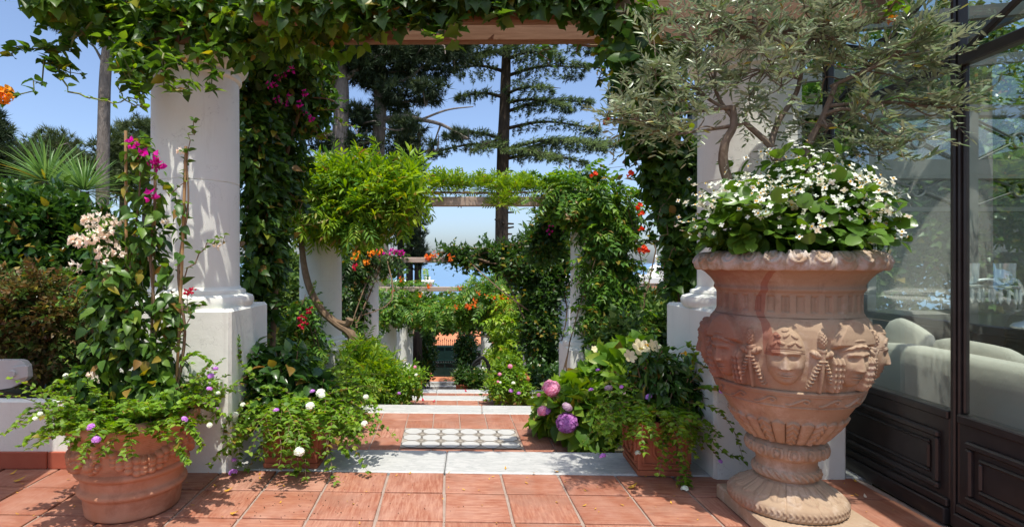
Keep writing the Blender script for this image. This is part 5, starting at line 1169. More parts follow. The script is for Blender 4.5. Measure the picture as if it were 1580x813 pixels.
# ================================================================ the urn's olive tree and white begonias
UT = np.array([1.85, 3.067, 1.40])
def olive():
    rng = np.random.default_rng(201)
    root = plant('olive_tree', 'grey-green olive tree growing out of the carved urn, branches reaching to the glass door', 'tree', UT)
    b = MB(); nodes = []
    def limb(pts, r0, r1, n=18, seg=7, keep=True):
        P = smooth_path(pts, n); b.tube(P, [r0, r1], seg)
        if keep: nodes.extend([(P[i], unit(P[min(i + 1, n - 1)] - P[i - 1])) for i in range(n // 3, n)])
        return P
    base1 = UT + [-.16, -.02, .0]; base2 = UT + [.06, -.04, 0]
    t1 = limb([base1, W(1122, 275, 3.05), W(1118, 225, 3.03), W(1132, 195, 3.03), W(1130, 165, 3.05)], .030, .018)
    t2 = limb([base2, W(1222, 268, 3.02), W(1196, 245, 3.0), W(1188, 225, 3.0), W(1150, 190, 3.02)], .026, .014)
    t3 = limb([UT + [.10, -.02, 0], W(1250, 270, 3.0), W(1245, 230, 2.98), W(1270, 180, 2.96), W(1290, 130, 2.95)], .026, .013)
    t4 = limb([W(1188, 228, 3.0), W(1200, 190, 3.05), W(1230, 140, 3.08), W(1240, 80, 3.1)], .018, .010)
    cl = [(1030, 110, 3.12, 75, 95, .34), (975, 185, 3.05, 48, 36, .24), (1060, 205, 3.0, 75, 45, .28), (1110, 60, 3.1, 80, 80, .35), (1180, 110, 3.05, 80, 80, .35), (1260, 60, 3.05, 90, 75, .36), (1330, 110, 2.95, 80, 75, .34), (1395, 75, 2.78, 55, 55, .22), (1270, 185, 2.95, 75, 45, .28), (1365, 205, 2.78, 60, 32, .2), (1435, 165, 2.74, 40, 22, .10), (1160, 10, 3.1, 120, 40, .35), (1300, 0, 3.0, 110, 40, .35)]
    starts = [t1[-1], t1[-1], t2[-1], t1[-4], t4[-5], t4[-1], t3[-1], t3[-1], t3[-6], t3[-5], t3[-4], t4[-1], t4[-2]]
    twigs = []; lv = Leaves(); TP = []
    for (px, py, Z, rx, ry, rd), s0 in zip(cl, starts):
        c = W(px, py, Z); rad = np.array([rx / FOC * Z, rd, ry / FOC * Z])
        mid = (s0 + c) / 2 + rng.normal(size=3) * .05; L1 = limb([s0, mid, c, c + (c - s0) * .25], .011, .005, 14, 6)
        nt = int(4 + rx * ry / 680)
        for k in range(nt):
            d = unit(rng.normal(size=3)); q = c + d * rad * rng.uniform(.45, .95); s1 = L1[rng.integers(4, 14)]; m_ = (s1 + q) / 2 + rng.normal(size=3) * .03
            q[0] = min(q[0], 2.58); br = limb([s1, m_, q], .0048, .002, 9, 4, False)
            dr = unit(br[-1] - br[-3])
            for w_ in range(4):
                st = br[rng.integers(3, 9)]; dd = unit(dr + rng.normal(size=3) * .55 + np.array([0, 0, .25])); TP += trail([st], [dd], .26, 9, .12, .12, rng)
    for P in TP: P[:, 0] = np.minimum(P[:, 0], 2.62 + (P[:, 1] - 3) * .05)
    tip = [smooth_path([W(1400, 160, 2.76), W(1440, 158, 2.74), W(1470, 162, 2.72), W(1505, 158, 2.70)], 12)] + [smooth_path([W(1340, 215, 2.78), W(1380, 235, 2.74), W(1415, 248, 2.70), W(1440, 240, 2.68)], 12)] + [smooth_path([W(1380, 80, 2.75), W(1420, 66, 2.72), W(1452, 50, 2.7)], 10)]
    TP += tip
    trail_leaves(lv, TP, leaf_t([.28, .7], [.105, .10], .35, .12), .068, rng, 1, 2, .75, .35)
    for p in tip: trail_leaves(lv, [p], leaf_t([.28, .7], [.12, .11], .35, .12), .075, rng, 3, 2, .7, .35)
    for p in TP[::2]: b.tube(p, [.0022, .001], 3)
    b.build('trunk_and_limbs', M['olivebark'], root, True); lv.build('foliage', M['olive'], root)
olive()
def begonias():
    rng = np.random.default_rng(211); root = plant('white_begonias', 'dense dome of white begonias with round leaves around the olive in the urn', 'flowers', UT)
    ell = [(1.82, 3.0, 1.54, .45, .42, .38), (2.04, 2.96, 1.55, .22, .28, .24), (1.56, 2.96, 1.54, .24, .28, .24), (1.9, 2.98, 1.64, .28, .3, .30)]
    P, O = sample(ell, 2600, rng, .75, -.8); m = P[:, 2] > 1.49; P, O = P[m], O[m]
    lv = Leaves(); scatter(lv, [ROUND], P, O, rng, .072, .7, .15, .6, .7, .7); lv.build('foliage', M['begonia'], root)
    P, O = sample(ell, 3000, rng, .08, -2); m = (P[:, 2] > 1.52 + .22 * rng.random(len(P))); P, O = P[m], O[m]; vis = O[:, 1] < .3; P, O = P[vis], O[vis]
    k = 0; used = []
    for p, o_ in zip(P, O):
        if k >= 98: break
        if any(np.linalg.norm(p - q) < .056 for q in used): continue
        used.append(p); flower('begonia%d' % (k % 4), p + o_ * .025, root, .85, 'blossoms', (rng.uniform(-.1, 1.0), rng.uniform(-.5, .5), rng.uniform(-3, 3))); k += 1
    P2, O2 = P[len(P) // 4:][:620], O[len(P) // 4:][:620]; l2 = Leaves(); l2.add(F4, P2 + O2 * rng.uniform(.02, .06, (len(P2), 1)), np.cross(O2, rng.normal(size=P2.shape)), O2 + np.array([0, -.2, .3]), rng.uniform(.011, .018, len(P2))); o = l2.build('small_blossoms', M['white'], root)
    if o: o['kind'] = 'stuff'
    b = MB()
    for i in range(30): q = ell[0][:3] + rng.uniform(-.6, .6, 3) * np.array(ell[0][3:]); b.tube(smooth_path([UT + [rng.uniform(-.2, .2), rng.uniform(-.2, .2), .0], (UT + q) / 2, q], 6), [.006, .003], 4)
    split_build(b, 'stem', M['greenstem'], root)
begonias()

# ================================================================ pot plants near the camera
def cane(lab, pts): tag(MB().tube(smooth_path([W(*p) for p in pts], 10), .0085, 8).build('bamboo_cane', M['bamboo'], None, True), lab, 'cane', 'bamboo canes in the garland pot')
cane('bamboo cane rising highest from the garland pot, left of the magenta flowers', ((196, 640, 3.2), (195, 400, 3.2), (194, 202, 3.2)))
cane('bamboo cane in the middle of the garland pot behind the leaves', ((230, 640, 3.25), (236, 450, 3.25), (240, 250, 3.25)))
cane('bamboo cane with a climbing shoot in front of the white column', ((270, 640, 3.2), (279, 450, 3.2), (287, 226, 3.2)))
def potplants():
    rng = np.random.default_rng(221); root = plant('bougainvillea', 'bougainvillea trained up canes in the garland pot, cream and magenta bracts', 'climber', (PC[0], PC[1], .5))
    el = [E(178, 455, 3.2, 50, 75, .2), E(165, 370, 3.2, 34, 40, .16), E(208, 290, 3.22, 30, 55, .12), E(225, 380, 3.22, 40, 70, .16), E(262, 470, 3.2, 24, 75, .14), E(276, 350, 3.2, 15, 70, .08), E(200, 545, 3.2, 75, 48, .2), E(185, 500, 3.15, 55, 60, .16), E(245, 560, 3.2, 50, 45, .16), E(150, 590, 3.15, 60, 36, .18), E(240, 600, 3.15, 60, 36, .18)]
    leafy(root, 'foliage', 'boug', [HEART, HEART, OVATE], el + [E(215, 240, 3.2, 32, 34, .1), E(240, 300, 3.2, 26, 50, .1)], 1350, .072, 222, shell=.75, down=.45, nout=.7, jit=(.55, 1.2))
    leafy(root, 'foliage', 'vinedark', [OVATE, HEART], el[:2] + el[3:5] + el[6:], 420, .08, 223, shell=.95, down=.6)
    lv = Leaves(); pp = []
    for pts in (((283, 260, 3.2), (290, 230, 3.18), (297, 205, 3.18), (300, 188, 3.18)), ((285, 430, 3.2), (310, 385, 3.2), (335, 375, 3.2), (345, 365, 3.2)), ((285, 330, 3.2), (270, 300, 3.2), (290, 270, 3.2)), ((280, 470, 3.2), (300, 475, 3.2), (315, 468, 3.2)), ((210, 230, 3.2), (218, 215, 3.2), (228, 226, 3.2)), ((130, 430, 3.15), (112, 425, 3.15), (108, 410, 3.15)), ((140, 400, 3.15), (100, 455, 3.1), (92, 470, 3.1)), ((265, 540, 3.15), (290, 500, 3.15), (288, 455, 3.15))):
        pp.append(hang(lv, pts, .058, rng, HEART, 2, 12, .012))
    lv.build('leaves', M['boug'], root); b = MB()
    for q in pp: b.tube(q, [.004, .002], 4)
    for pts in (((200, 640), (190, 520), (200, 420), (215, 300), (215, 225)), ((230, 640), (240, 500), (232, 400), (240, 300), (236, 240)), ((265, 640), (285, 520), (275, 420), (290, 320), (288, 250)), ((190, 640), (160, 520), (150, 430), (150, 370))): b.tube(smooth_path([W(x, y, 3.2) for x, y in pts], 24), [.010, .004], 6)
    split_build(b, 'stem', M['stem'], root)
    for p in ((135, 325), (140, 345), (150, 338), (128, 365), (152, 360), (165, 350), (170, 372), (150, 385), (140, 372), (178, 345), (118, 378), (160, 388), (182, 384), (112, 400), (115, 372)): flower('cream', W(p[0], p[1], 3.02), root, .72)
    for p in ((232, 402), (258, 345), (268, 205 + 35), (338, 398), (155, 580), (140, 585)): flower('cream', W(p[0], p[1], 3.05), root, .42)
    for p in ((202, 214), (220, 229), (232, 238), (240, 257), (236, 300), (246, 252)): flower('magenta', W(p[0], p[1], 3.08), root, .95)
    for p in ((298, 448), (302, 452)): flower('redbract', W(p[0], p[1], 3.05), root, .35)
    # lantana over the rim
    root = plant('lantana', 'small-leaved lantana spilling over the rim of the garland pot', 'plant', (PC[0], PC[1], .5), 'trailing lantana')
    st = []; dr = []
    for k in range(190):
        a = rng.uniform(0, 2 * math.pi); r_ = .29 * math.sqrt(rng.random()); st.append((PC[0] + r_ * math.cos(a), PC[1] + r_ * math.sin(a), .52)); q = a + rng.normal() * .6; dr.append((math.cos(q), math.sin(q), rng.uniform(.2, 1.5)))
    paths = trail(st, dr, .36, 11, .75, .10, rng, .3)
    ex = [smooth_path([W(*p) for p in pts], 14) for pts in (((140, 640, 3.05), (90, 630, 3.0), (45, 632, 3.0), (22, 660, 3.0)), ((150, 640, 3.0), (95, 640, 2.95), (60, 668, 2.95), (45, 675, 2.95)), ((150, 650, 2.95), (125, 670, 2.9), (112, 692, 2.88)), ((270, 640, 3.05), (310, 620, 3.05), (345, 640, 3.05)), ((280, 650, 3.0), (300, 665, 3.0), (310, 690, 3.0)), ((240, 655, 2.9), (230, 668, 2.86), (205, 660, 2.86)), ((160, 600, 3.1), (120, 575, 3.1), (75, 600, 3.1)), ((270, 600, 3.1), (310, 585, 3.1), (335, 590, 3.1)), ((280, 560, 3.1), (300, 545, 3.1), (325, 560, 3.1)), ((270, 680, 2.92), (280, 700, 2.9), (290, 712, 2.9)))]
    lv = Leaves(); trail_leaves(lv, paths + ex, HEART, .046, rng, 2, 3, .4, .9); lv.build('foliage', M['lantana'], root); stems(paths + ex, .0028, .0012, 'stems', M['stem'], root, 3)
    for p in ((158, 680), (152, 672), (142, 663), (290, 640), (338, 573), (332, 575), (186, 550), (330, 605)): flower('lilac', W(p[0], p[1], 2.84), root, .9, 'blossoms')
    for p in ((98, 572), (60, 640), (330, 650), (340, 605), (150, 575), (65, 632)): flower('white_head', W(p[0], p[1], 2.9), root, .55, 'blossoms')
potplants()
def boxplants(side):
    rng = np.random.default_rng(231 + side)
    if side == 0: c = np.array([-1.10, 3.96, .35]); lab = ('dark glossy hibiscus bush in the left planter box', 'lantana trailing thickly over the left planter box onto the tiles')
    else: c = np.array([1.385, 3.83, .36]); lab = ('dark glossy hibiscus with cream trumpet flowers in the planter box beside the urn', 'lantana trailing from the planter box beside the urn, one shoot hanging to the tiles')
    root = plant('hibiscus', lab[0], 'shrub', c, 'hibiscus bushes in boxes')
    el = [E(432, 590, 4.05, 48, 45, .24), E(455, 565, 4.1, 40, 38, .22), E(415, 610, 4.0, 46, 40, .22), E(480, 600, 4.0, 40, 36, .2), E(395, 560, 4.15, 30, 40, .18)] if side == 0 else [E(1020, 590, 3.9, 52, 45, .24), E(1005, 560, 3.9, 44, 32, .2), E(1045, 570, 3.95, 44, 36, .2), E(1060, 610, 3.9, 36, 34, .2)]
    leafy(root, 'foliage', 'glossy', [OVATE, HEART] if side == 0 else [OVATE, LANCE], el, 900, .10 if side == 0 else .085, 232 + side, shell=.8, down=.35); stem_web(root, el, 16, .009, 233, 'stem', c)
    if side == 1:
        for p, k, s_ in (((985, 530, 3.68), 'hibiscus', 1.0), ((1003, 528, 3.68), 'hibiscus', .8), ((975, 546, 3.7), 'hibiscus', .75), ((1044, 541, 3.7), 'bud', 1.0), ((986, 522, 3.75), 'bud', .7)): flower(k, W(*p), root, s_, 'blossoms', (1.0, .25, rng.uniform(-.6, .6)) if k == 'hibiscus' else None)
        flower('redbract', W(996, 562, 3.62), root, .15, 'blossoms')
    root = plant('lantana', lab[1], 'plant', c, 'trailing lantana'); st = []; dr = []
    for k in range(150 if side == 0 else 85):
        st.append(c + np.array([rng.uniform(-.18, .18), rng.uniform(-.18, .12), .03])); a = rng.uniform(0, 2 * math.pi); dr.append((math.cos(a), math.sin(a) - .35, rng.uniform(.1, 1.2)))
    paths = trail(st, dr, .62 if side == 0 else .5, 14, 1.7, .10, rng, .03)
    if side == 0: exs = (((400, 640, 3.75), (360, 640, 3.72), (345, 665, 3.7), (352, 700, 3.68)), ((400, 650, 3.72), (372, 680, 3.7), (368, 712, 3.68), (360, 732, 3.66)), ((440, 650, 3.7), (460, 670, 3.68), (470, 690, 3.66), (472, 712, 3.66)), ((470, 650, 3.7), (474, 672, 3.66), (462, 722, 3.64), (455, 738, 3.64)), ((500, 610, 3.8), (540, 600, 3.8), (575, 620, 3.8), (580, 645, 3.8)), ((500, 620, 3.8), (535, 630, 3.78), (560, 650, 3.78), (572, 668, 3.78)), ((520, 650, 3.78), (540, 670, 3.76), (552, 682, 3.76)), ((400, 590, 3.85), (372, 560, 3.85), (368, 530, 3.85), (366, 520, 3.85)), ((380, 580, 3.8), (352, 598, 3.75), (335, 620, 3.7), (332, 640, 3.7)), ((530, 590, 3.9), (570, 585, 3.9), (590, 600, 3.9)), ((510, 660, 3.75), (528, 690, 3.7), (535, 702, 3.7)))
    else: exs = (((1040, 640, 3.6), (1042, 680, 3.56), (1048, 720, 3.5), (1050, 752, 3.46)), ((1030, 640, 3.6), (1028, 670, 3.56), (1018, 690, 3.54)), ((1060, 620, 3.65), (1100, 630, 3.5), (1130, 660, 3.42), (1148, 712, 3.4)), ((1060, 640, 3.6), (1090, 670, 3.48), (1120, 700, 3.44), (1140, 705, 3.42)), ((1065, 590, 3.7), (1090, 560, 3.65), (1100, 530, 3.62), (1108, 510, 3.6)), ((1060, 590, 3.7), (1072, 550, 3.68), (1062, 530, 3.66)), ((960, 640, 3.75), (930, 660, 3.75), (905, 690, 3.78)), ((975, 600, 3.75), (940, 590, 3.75), (915, 600, 3.78)), ((970, 620, 3.75), (925, 625, 3.78), (905, 645, 3.8)), ((985, 650, 3.7), (960, 680, 3.68), (925, 700, 3.68)), ((1070, 600, 3.65), (1110, 600, 3.55), (1140, 610, 3.45)), ((1050, 690, 3.52), (1060, 730, 3.46), (1062, 755, 3.44)))
    ex = [smooth_path([W(*p) for p in q], 16) for q in exs]
    for q in ex: q[:, 2] = np.maximum(q[:, 2], .03)
    lv = Leaves(); trail_leaves(lv, paths + ex, HEART, .05, rng, 2, 3, .4, .9); lv.build('foliage', M['lantana'], root); stems(paths + ex, .0028, .0012, 'stems', M['stem'], root, 3)
    F_ = (((478, 620), 'white_head', 1.25), ((490, 600), 'white_head', 1.2), ((497, 603), 'white_head', .9), ((465, 703), 'white_head', 1.1), ((568, 650), 'white_head', .8), ((570, 617), 'white_head', .8), ((361, 632), 'white_head', .8), ((376, 618), 'white_head', .6), ((455, 540), 'white_head', .8), ((432, 638), 'lilac', 1.0), ((359, 720), 'lilac', 1.3), ((362, 706), 'lilac', .8), ((476, 601), 'lilac', .8), ((340, 630), 'lilac', .8)) if side == 0 else (((997, 608), 'lilac', 1.1), ((1112, 609), 'lilac', 1.2), ((932, 702), 'lilac', 1.2), ((935, 697), 'lilac', .9), ((970, 702), 'white_head', .8), ((1056, 760), 'white_head', .8), ((1108, 718), 'lilac', .6), ((905, 600), 'lilac', .7), ((958, 600), 'lilac', .7), ((915, 545), 'lilac', .8))
    for p, k, s_ in F_: flower(k, W(p[0], p[1], 3.42 if side == 0 and p[1] > 580 else 3.40 if side else 3.6), root, s_, 'blossoms')
boxplants(0); boxplants(1)
def hydrangea():
    root = plant('hydrangea', 'broad-leaved hydrangea with pink and purple flower balls at the right edge of the path', 'shrub', (1.25, 4.95, -.35))
    el = [E(925, 602, 5.0, 58, 30, .42), E(880, 625, 4.9, 44, 36, .38), E(905, 640, 4.8, 46, 46, .36), E(955, 590, 4.9, 50, 50, .4), E(850, 640, 5.0, 26, 30, .25), E(945, 650, 4.7, 40, 40, .3), E(985, 560, 5.1, 40, 36, .4)]
    leafy(root, 'foliage', 'hydleaf', 'rosette', el, 620, .17, 241, shell=.6, out=.8, down=-.25, nup=.6, nout=.6); leafy(root, 'foliage', 'hydleaf', [BIGOV], el, 700, .13, 242, shell=.9, down=.3); stem_web(root, el, 18, .008, 243, 'greenstem', (1.25, 4.95, -.35))
    for p, k, s_ in (((853, 597, 4.45), 'pink_ball', .95), ((872, 658, 4.35), 'purple_ball', .92), ((834, 634, 4.7), 'pink_ball', .6), ((875, 621, 4.45), 'mauve_ball', .7), ((944, 602, 4.4), 'mauve_ball', .7), ((957, 600, 4.4), 'mauve_ball', .55), ((838, 638, 4.65), 'purple_ball', .4), ((835, 615, 4.7), 'pink_ball', .25)): flower(k, W(*p), root, s_, 'blossoms')
    flower('hibiscus', W(910, 540, 4.7), root, .5, 'blossoms', (.9, 0, .3))
hydrangea()

# ================================================================ beds, shrubs
def bush(name, label, cat, els, mat, kind, n, size, seed, base=None, group=None, mat2=None, stemr=.012, **kw):
    e0 = np.array(els[0]); zb = min(e[2] - e[5] for e in els); bx = base if base is not None else (e0[0], e0[1], float(ground_z(e0[0], e0[1])))
    root = plant(name, label, cat, bx, group); leafy(root, 'foliage', mat, kind, els, n, size, seed, **kw)
    if mat2: leafy(root, 'foliage', mat2, kind, els, n // 2, size, seed + 1, **kw)
    stem_web(root, els, 10, stemr, seed + 2, 'stem', bx); return root
bush('hedge_bush', 'dark glossy-leaved bush behind the low wall at the left edge', 'bush', [E(20, 350, 5.3, 70, 60, .5), E(85, 360, 5.4, 60, 62, .5), E(140, 380, 5.5, 50, 60, .45), E(45, 430, 5.2, 80, 50, .5), E(-50, 380, 5.3, 60, 70, .5), E(120, 440, 5.4, 60, 55, .45)], 'hedge', 'ov', 1900, .22, 301, mat2='glossy', out=.8, down=-.1)
bush('hedge_bush', 'leafy bush filling the gap behind the bougainvillea canes', 'bush', [E(215, 440, 5.0, 50, 90, .4), E(250, 520, 4.9, 40, 60, .3), E(170, 500, 4.9, 60, 60, .35), E(120, 560, 4.7, 60, 40, .3)], 'hedge', 'ov', 900, .2, 304, out=.7, down=.1)
bush('nandina', 'feathery reddish-green nandina behind the low white wall', 'bush', [E(60, 455, 4.35, 52, 40, .25), E(30, 500, 4.3, 60, 40, .25), E(85, 500, 4.3, 45, 44, .25), E(60, 540, 4.25, 60, 36, .22), E(-20, 470, 4.3, 50, 50, .25)], 'nandina', 'nand', 900, .19, 306, mat2='shrub', out=.6, down=.05)
def yucca(px, py, Z, label, seed, n=170, L=.62):
    rng = np.random.default_rng(seed); c = W(px, py, Z); root = plant('yucca', label, 'plant', (c[0], c[1], float(ground_z(c[0], c[1]))), 'spiky yuccas behind the hedge')
    MB().tube([(c[0], c[1], float(ground_z(c[0], c[1])) - .05), c], [.06, .05], 8).build('trunk', M['bark'], root, True); lv = Leaves(); d = unit(rng.normal(size=(n, 3)) + np.array([0, 0, .55])); lv.add(leaf_t([.15, .5, .8], [.020, .021, .011], .4, .16), np.repeat(c[None], n, 0) + d * .03, d, np.array([0, 0, 1.0]) + rng.normal(size=(n, 3)) * .2, L * rng.uniform(.75, 1.1, n)); lv.build('foliage', M['yucca'], root)
yucca(72, 282, 6.8, 'grey-green yucca fan nearest the left edge', 311); yucca(130, 296, 6.5, 'grey-green yucca fan in front of the bare pine trunk', 312, 150, .5)
bush('shrub', 'loose olive-green shrub in the gap between the left pedestal and the second column', 'bush', [E(440, 470, 8.8, 34, 60, .5), E(430, 540, 7.0, 40, 50, .4), E(455, 590, 6.6, 40, 40, .4), E(400, 560, 6.0, 30, 60, .35)], 'shrub', 'ovs', 1300, .24, 321)
bush('shrub', 'pale distant shrub showing behind the second left column', 'bush', [E(430, 410, 14, 40, 34, .8), E(455, 450, 14, 30, 40, .7)], 'shrub', 'ovs', 700, .34, 323)
bush('wisteria_bush', 'bright feathery bush at the left of the path over a tall planter box', 'bush', [E(572, 582, 6.6, 40, 30, .35), E(592, 580, 6.6, 24, 26, .25), E(560, 614, 6.4, 42, 30, .3), E(556, 570, 6.7, 26, 34, .3), E(562, 548, 6.9, 20, 26, .3)], 'wisteria', 'wist', 800, .23, 325, base=(-.74, 6.72, .0), mat2='campsis', out=.7, down=.1)
bush('shrub', 'low leafy shrub between the left planter box and the bright feathery bush', 'bush', [E(500, 606, 5.2, 36, 30, .3), E(490, 588, 5.5, 32, 26, .3), E(458, 575, 5.4, 36, 34, .35), E(540, 644, 5.2, 28, 24, .25)], 'lantana', 'ovs', 620, .17, 327)
bush('potted_plant', 'pink and white flowering plant in the right-hand path planter box', 'plant', [E(785, 575, 6.85, 30, 26, .25), E(770, 595, 6.7, 24, 20, .2), E(800, 600, 6.7, 24, 22, .2), E(792, 555, 6.9, 18, 14, .15)], 'lantana', 'ovs', 420, .16, 330, base=(.78, 6.86, 0.0))
pr = [o for o in bpy.data.objects if o.name.startswith('potted_plant')][-1]
for p, k, s_ in (((764, 578), 'pink_ball', .3), ((770, 574), 'pink_ball', .22), ((781, 560), 'pink_ball', .38), ((767, 582), 'pink_ball', .2), ((793, 602), 'lilac', 1.2), ((798, 603), 'lilac', 1.2), ((776, 586), 'white_head', .7), ((790, 588), 'white_head', .8)): flower(k, W(p[0], p[1], 6.5), pr, s_, 'blossoms')
bush('potted_plant', 'dark plant in the small box under the black iron frame', 'plant', [E(715, 578, 10.1, 16, 14, .2), E(735, 584, 10.0, 16, 12, .2)], 'vinedark', 'ovs', 200, .2, 333, base=(.175, 10.1, -.8))
bush('potted_plant', 'flowering plant draping the tall left path planter box', 'plant', [E(625, 590, 6.5, 24, 20, .2), E(640, 580, 6.6, 14, 14, .15), E(620, 615, 6.4, 18, 14, .15)], 'lantana', 'ovs', 300, .15, 335, base=(-.74, 6.72, 0.02))
pr = [o for o in bpy.data.objects if o.name.startswith('potted_plant')][-1]
for p, k, s_ in (((635, 568), 'pink_ball', .25), ((640, 572), 'white_head', .8), ((612, 607), 'lilac', 1.0)): flower(k, W(p[0], p[1], 6.3), pr, s_, 'blossoms')
bush('shrub', 'bright shrub mass right of the second right column, under the white house', 'bush', [E(985, 482, 8.5, 48, 30, .5), E(1000, 510, 7.6, 46, 40, .5), E(1010, 468, 9.5, 44, 24, .5), E(960, 530, 6.6, 40, 40, .4)], 'shrub', 'ovs', 1300, .25, 341, mat2='hedge')
bush('shrub', 'dark fine-leaved shrub beside the right column', 'bush', [E(1048, 410, 9, 26, 42, .4), E(1055, 460, 8.5, 30, 40, .4)], 'hedge', 'ovs', 800, .2, 344)
bush('shrub', 'shaded shrub at the foot of the dark vine column', 'bush', [E(845, 590, 9.5, 30, 26, .4), E(815, 585, 9.5, 24, 26, .4)], 'hedge', 'ovs', 420, .26, 346)
bush('cypress_bush', 'dark clipped bush left of the green gate', 'bush', [E(656, 540, 27, 15, 36, .8), E(650, 570, 26, 12, 20, .6)], 'hedge', 'ovs', 1100, .45, 351, mat2='vinedark')
bush('cypress_bush', 'dark clipped bush right of the green gate', 'bush', [E(720, 545, 27, 16, 38, .8), E(728, 578, 25, 12, 18, .6)], 'hedge', 'ovs', 1100, .45, 353)
bush('shrub', 'shrubs along the left foot of the lower path', 'bush', [E(606, 580, 18, 8, 18, .6), E(635, 594, 22, 10, 6, .6)], 'hedge', 'ovs', 700, .4, 355)
bush('shrub', 'shrubs along the right foot of the lower path', 'bush', [E(768, 585, 18, 12, 14, .6), E(800, 560, 15, 18, 26, .6)], 'hedge', 'ovs', 700, .4, 357)
# green seen through the glass pavilion
bush('garden_tree', 'leafy tree behind the glass pavilion, seen through its far windows', 'tree', [(7.2, 12, 4.6, 1.9, 1.4, 1.6), (10.5, 12, 5.0, 2.0, 1.4, 2.0), (7.5, 11, 3.2, 1.6, 1.4, 1.8), (8.8, 11.5, 2.0, 1.4, 1.2, 1.6), (9.7, 10.2, 2.6, 1.5, 1.0, 2.2), (10.6, 10.4, 1.0, 1.4, 1.0, 1.4), (6.9, 10.5, 1.0, 1.3, 1.0, 1.2), (9.8, 11, 3.5, 1.4, 1.2, 1.6)], 'shrub', 'ovs', 3800, .5, 361, base=(7.6, 11, float(ground_z(7.6, 11))), mat2='hedge', stemr=.05)
bush('garden_tree', 'low bush outside the far left window of the pavilion', 'bush', [(5.4, 9, -.1, .9, .8, .7), (6.3, 9.4, -.2, .9, .8, .8)], 'shrub', 'ovs', 900, .4, 364, base=(5.4, 9, float(ground_z(5.4, 9))))
# fallen leaves and petals
def fallen(px, py, lab, mat='dryleaf', L=.05, z=.006, rot=None, h=None):
    Z = (EYE - z) * FOC / (py - 405); p = W(px, py, Z); r = rngF.uniform(0, 6.28) if rot is None else rot; lv = Leaves(); lv.add(leaf_t([.2, .5, .8], [.16, .22, .12], -.5, -.25), np.zeros((1, 3)), np.array([[math.cos(r), math.sin(r), .12]]), np.array([[0, 0, 1.0]]), L)
    o = bpy.data.objects.new('fallen_leaf', lv.mesh('fallen_leaf', M[mat])); C.objects.link(o); o.location = (p[0], p[1], z + .004); tag(o, lab, 'leaf', 'fallen leaves on the paving')
fallen(345, 757, 'curled yellow leaf on the tiles right of the garland pot, farther of two', L=.06, rot=.1); fallen(355, 791, 'curled yellow leaf on the tiles right of the garland pot, nearer of two', L=.065, rot=-.4)
fallen(14, 732, 'dry leaf on the shaded tile at the far left, nearer the wall', L=.05); fallen(20, 742, 'long dry leaf on the shaded tile at the far left', L=.08, rot=.3)
fallen(104, 727, 'brown leaf at the foot of the red skirting beside the garland pot', L=.06)
fallen(780, 724, 'tiny orange petal on the near marble step', L=.03); fallen(824, 729, 'yellow petal at the near edge of the marble step', L=.04); fallen(862, 727, 'pale yellow petal on the near marble step right of the others', L=.045)
fallen(1322, 744, 'orange petal on the tiles between urn and glass door', L=.035); fallen(1392, 762, 'long yellow leaf lying against the glass door sill', L=.10, rot=-.5)
fallen(1336, 768, 'cream petal on the tiles right of the urn foot', 'cream', L=.035); fallen(968, 752, 'dark dry leaf on the tiles in front of the right planter box', L=.07, rot=.2)
fallen(653, 618, 'red petal on the third landing, left of its middle', 'redbract', .06, -.31); fallen(668, 620, 'second red petal beside a dry leaf on the third landing', 'redbract', .05, -.31); fallen(694, 624.5, 'dry leaf at the lip of the second marble step', 'dryleaf', .06, -.31); fallen(720, 604, 'red petal on the farthest sunlit marble step', 'redbract', .06, -.47)
def litter():
    lv = Leaves(); rng = np.random.default_rng(6); n = 150; X = rng.uniform(-3.0, 2.5, n); Y = 3.7 - rng.random(n) ** 1.6 * .95; m = ~((np.abs(X - 1.85) < .45) & (np.abs(Y - 3.05) < .45)) & ~((np.hypot(X - PC[0], Y - PC[1])) < .3); P = np.stack([X, Y, np.full(n, .006)], -1)[m]; k = len(P)
    a = rng.uniform(0, 6.28, k); lv.add(leaf_t([.2, .5, .8], [.16, .22, .12], -.4, -.2), P, np.stack([np.cos(a), np.sin(a), np.full(k, .1)], -1), np.array([0, 0, 1.0]), rng.uniform(.008, .028, k)); o = lv.build('leaf_litter', M['dryleaf'], None); tag(o, 'tiny dry petals and leaf bits scattered over the terrace tiles', 'litter', kind='stuff')
litter()
def grit():
    lv = Leaves(); rng = np.random.default_rng(5); n = 170; X = rng.normal(-.9, .55, n); Y = rng.normal(3.22, .16, n); m = (X > -1.6) & (X < .1) & (Y < 3.68); P = np.stack([X, Y, np.full(n, .004)], -1)[m]
    lv.add(Tm([(-.5, 0, 0), (.5, 0, 0), (0, .9, 0), (0, .3, .6)], [[0, 1, 3], [1, 2, 3], [2, 0, 3], [0, 2, 1]]), P, rng.normal(size=P.shape) * [1, 1, 0], np.array([0, 0, 1.0]), rng.uniform(.003, .008, len(P)))
    o = lv.build('soil_crumbs', M['soil'], None); tag(o, 'scattered dark soil crumbs on the tiles in front of the left planter box', 'soil', kind='stuff')
grit()

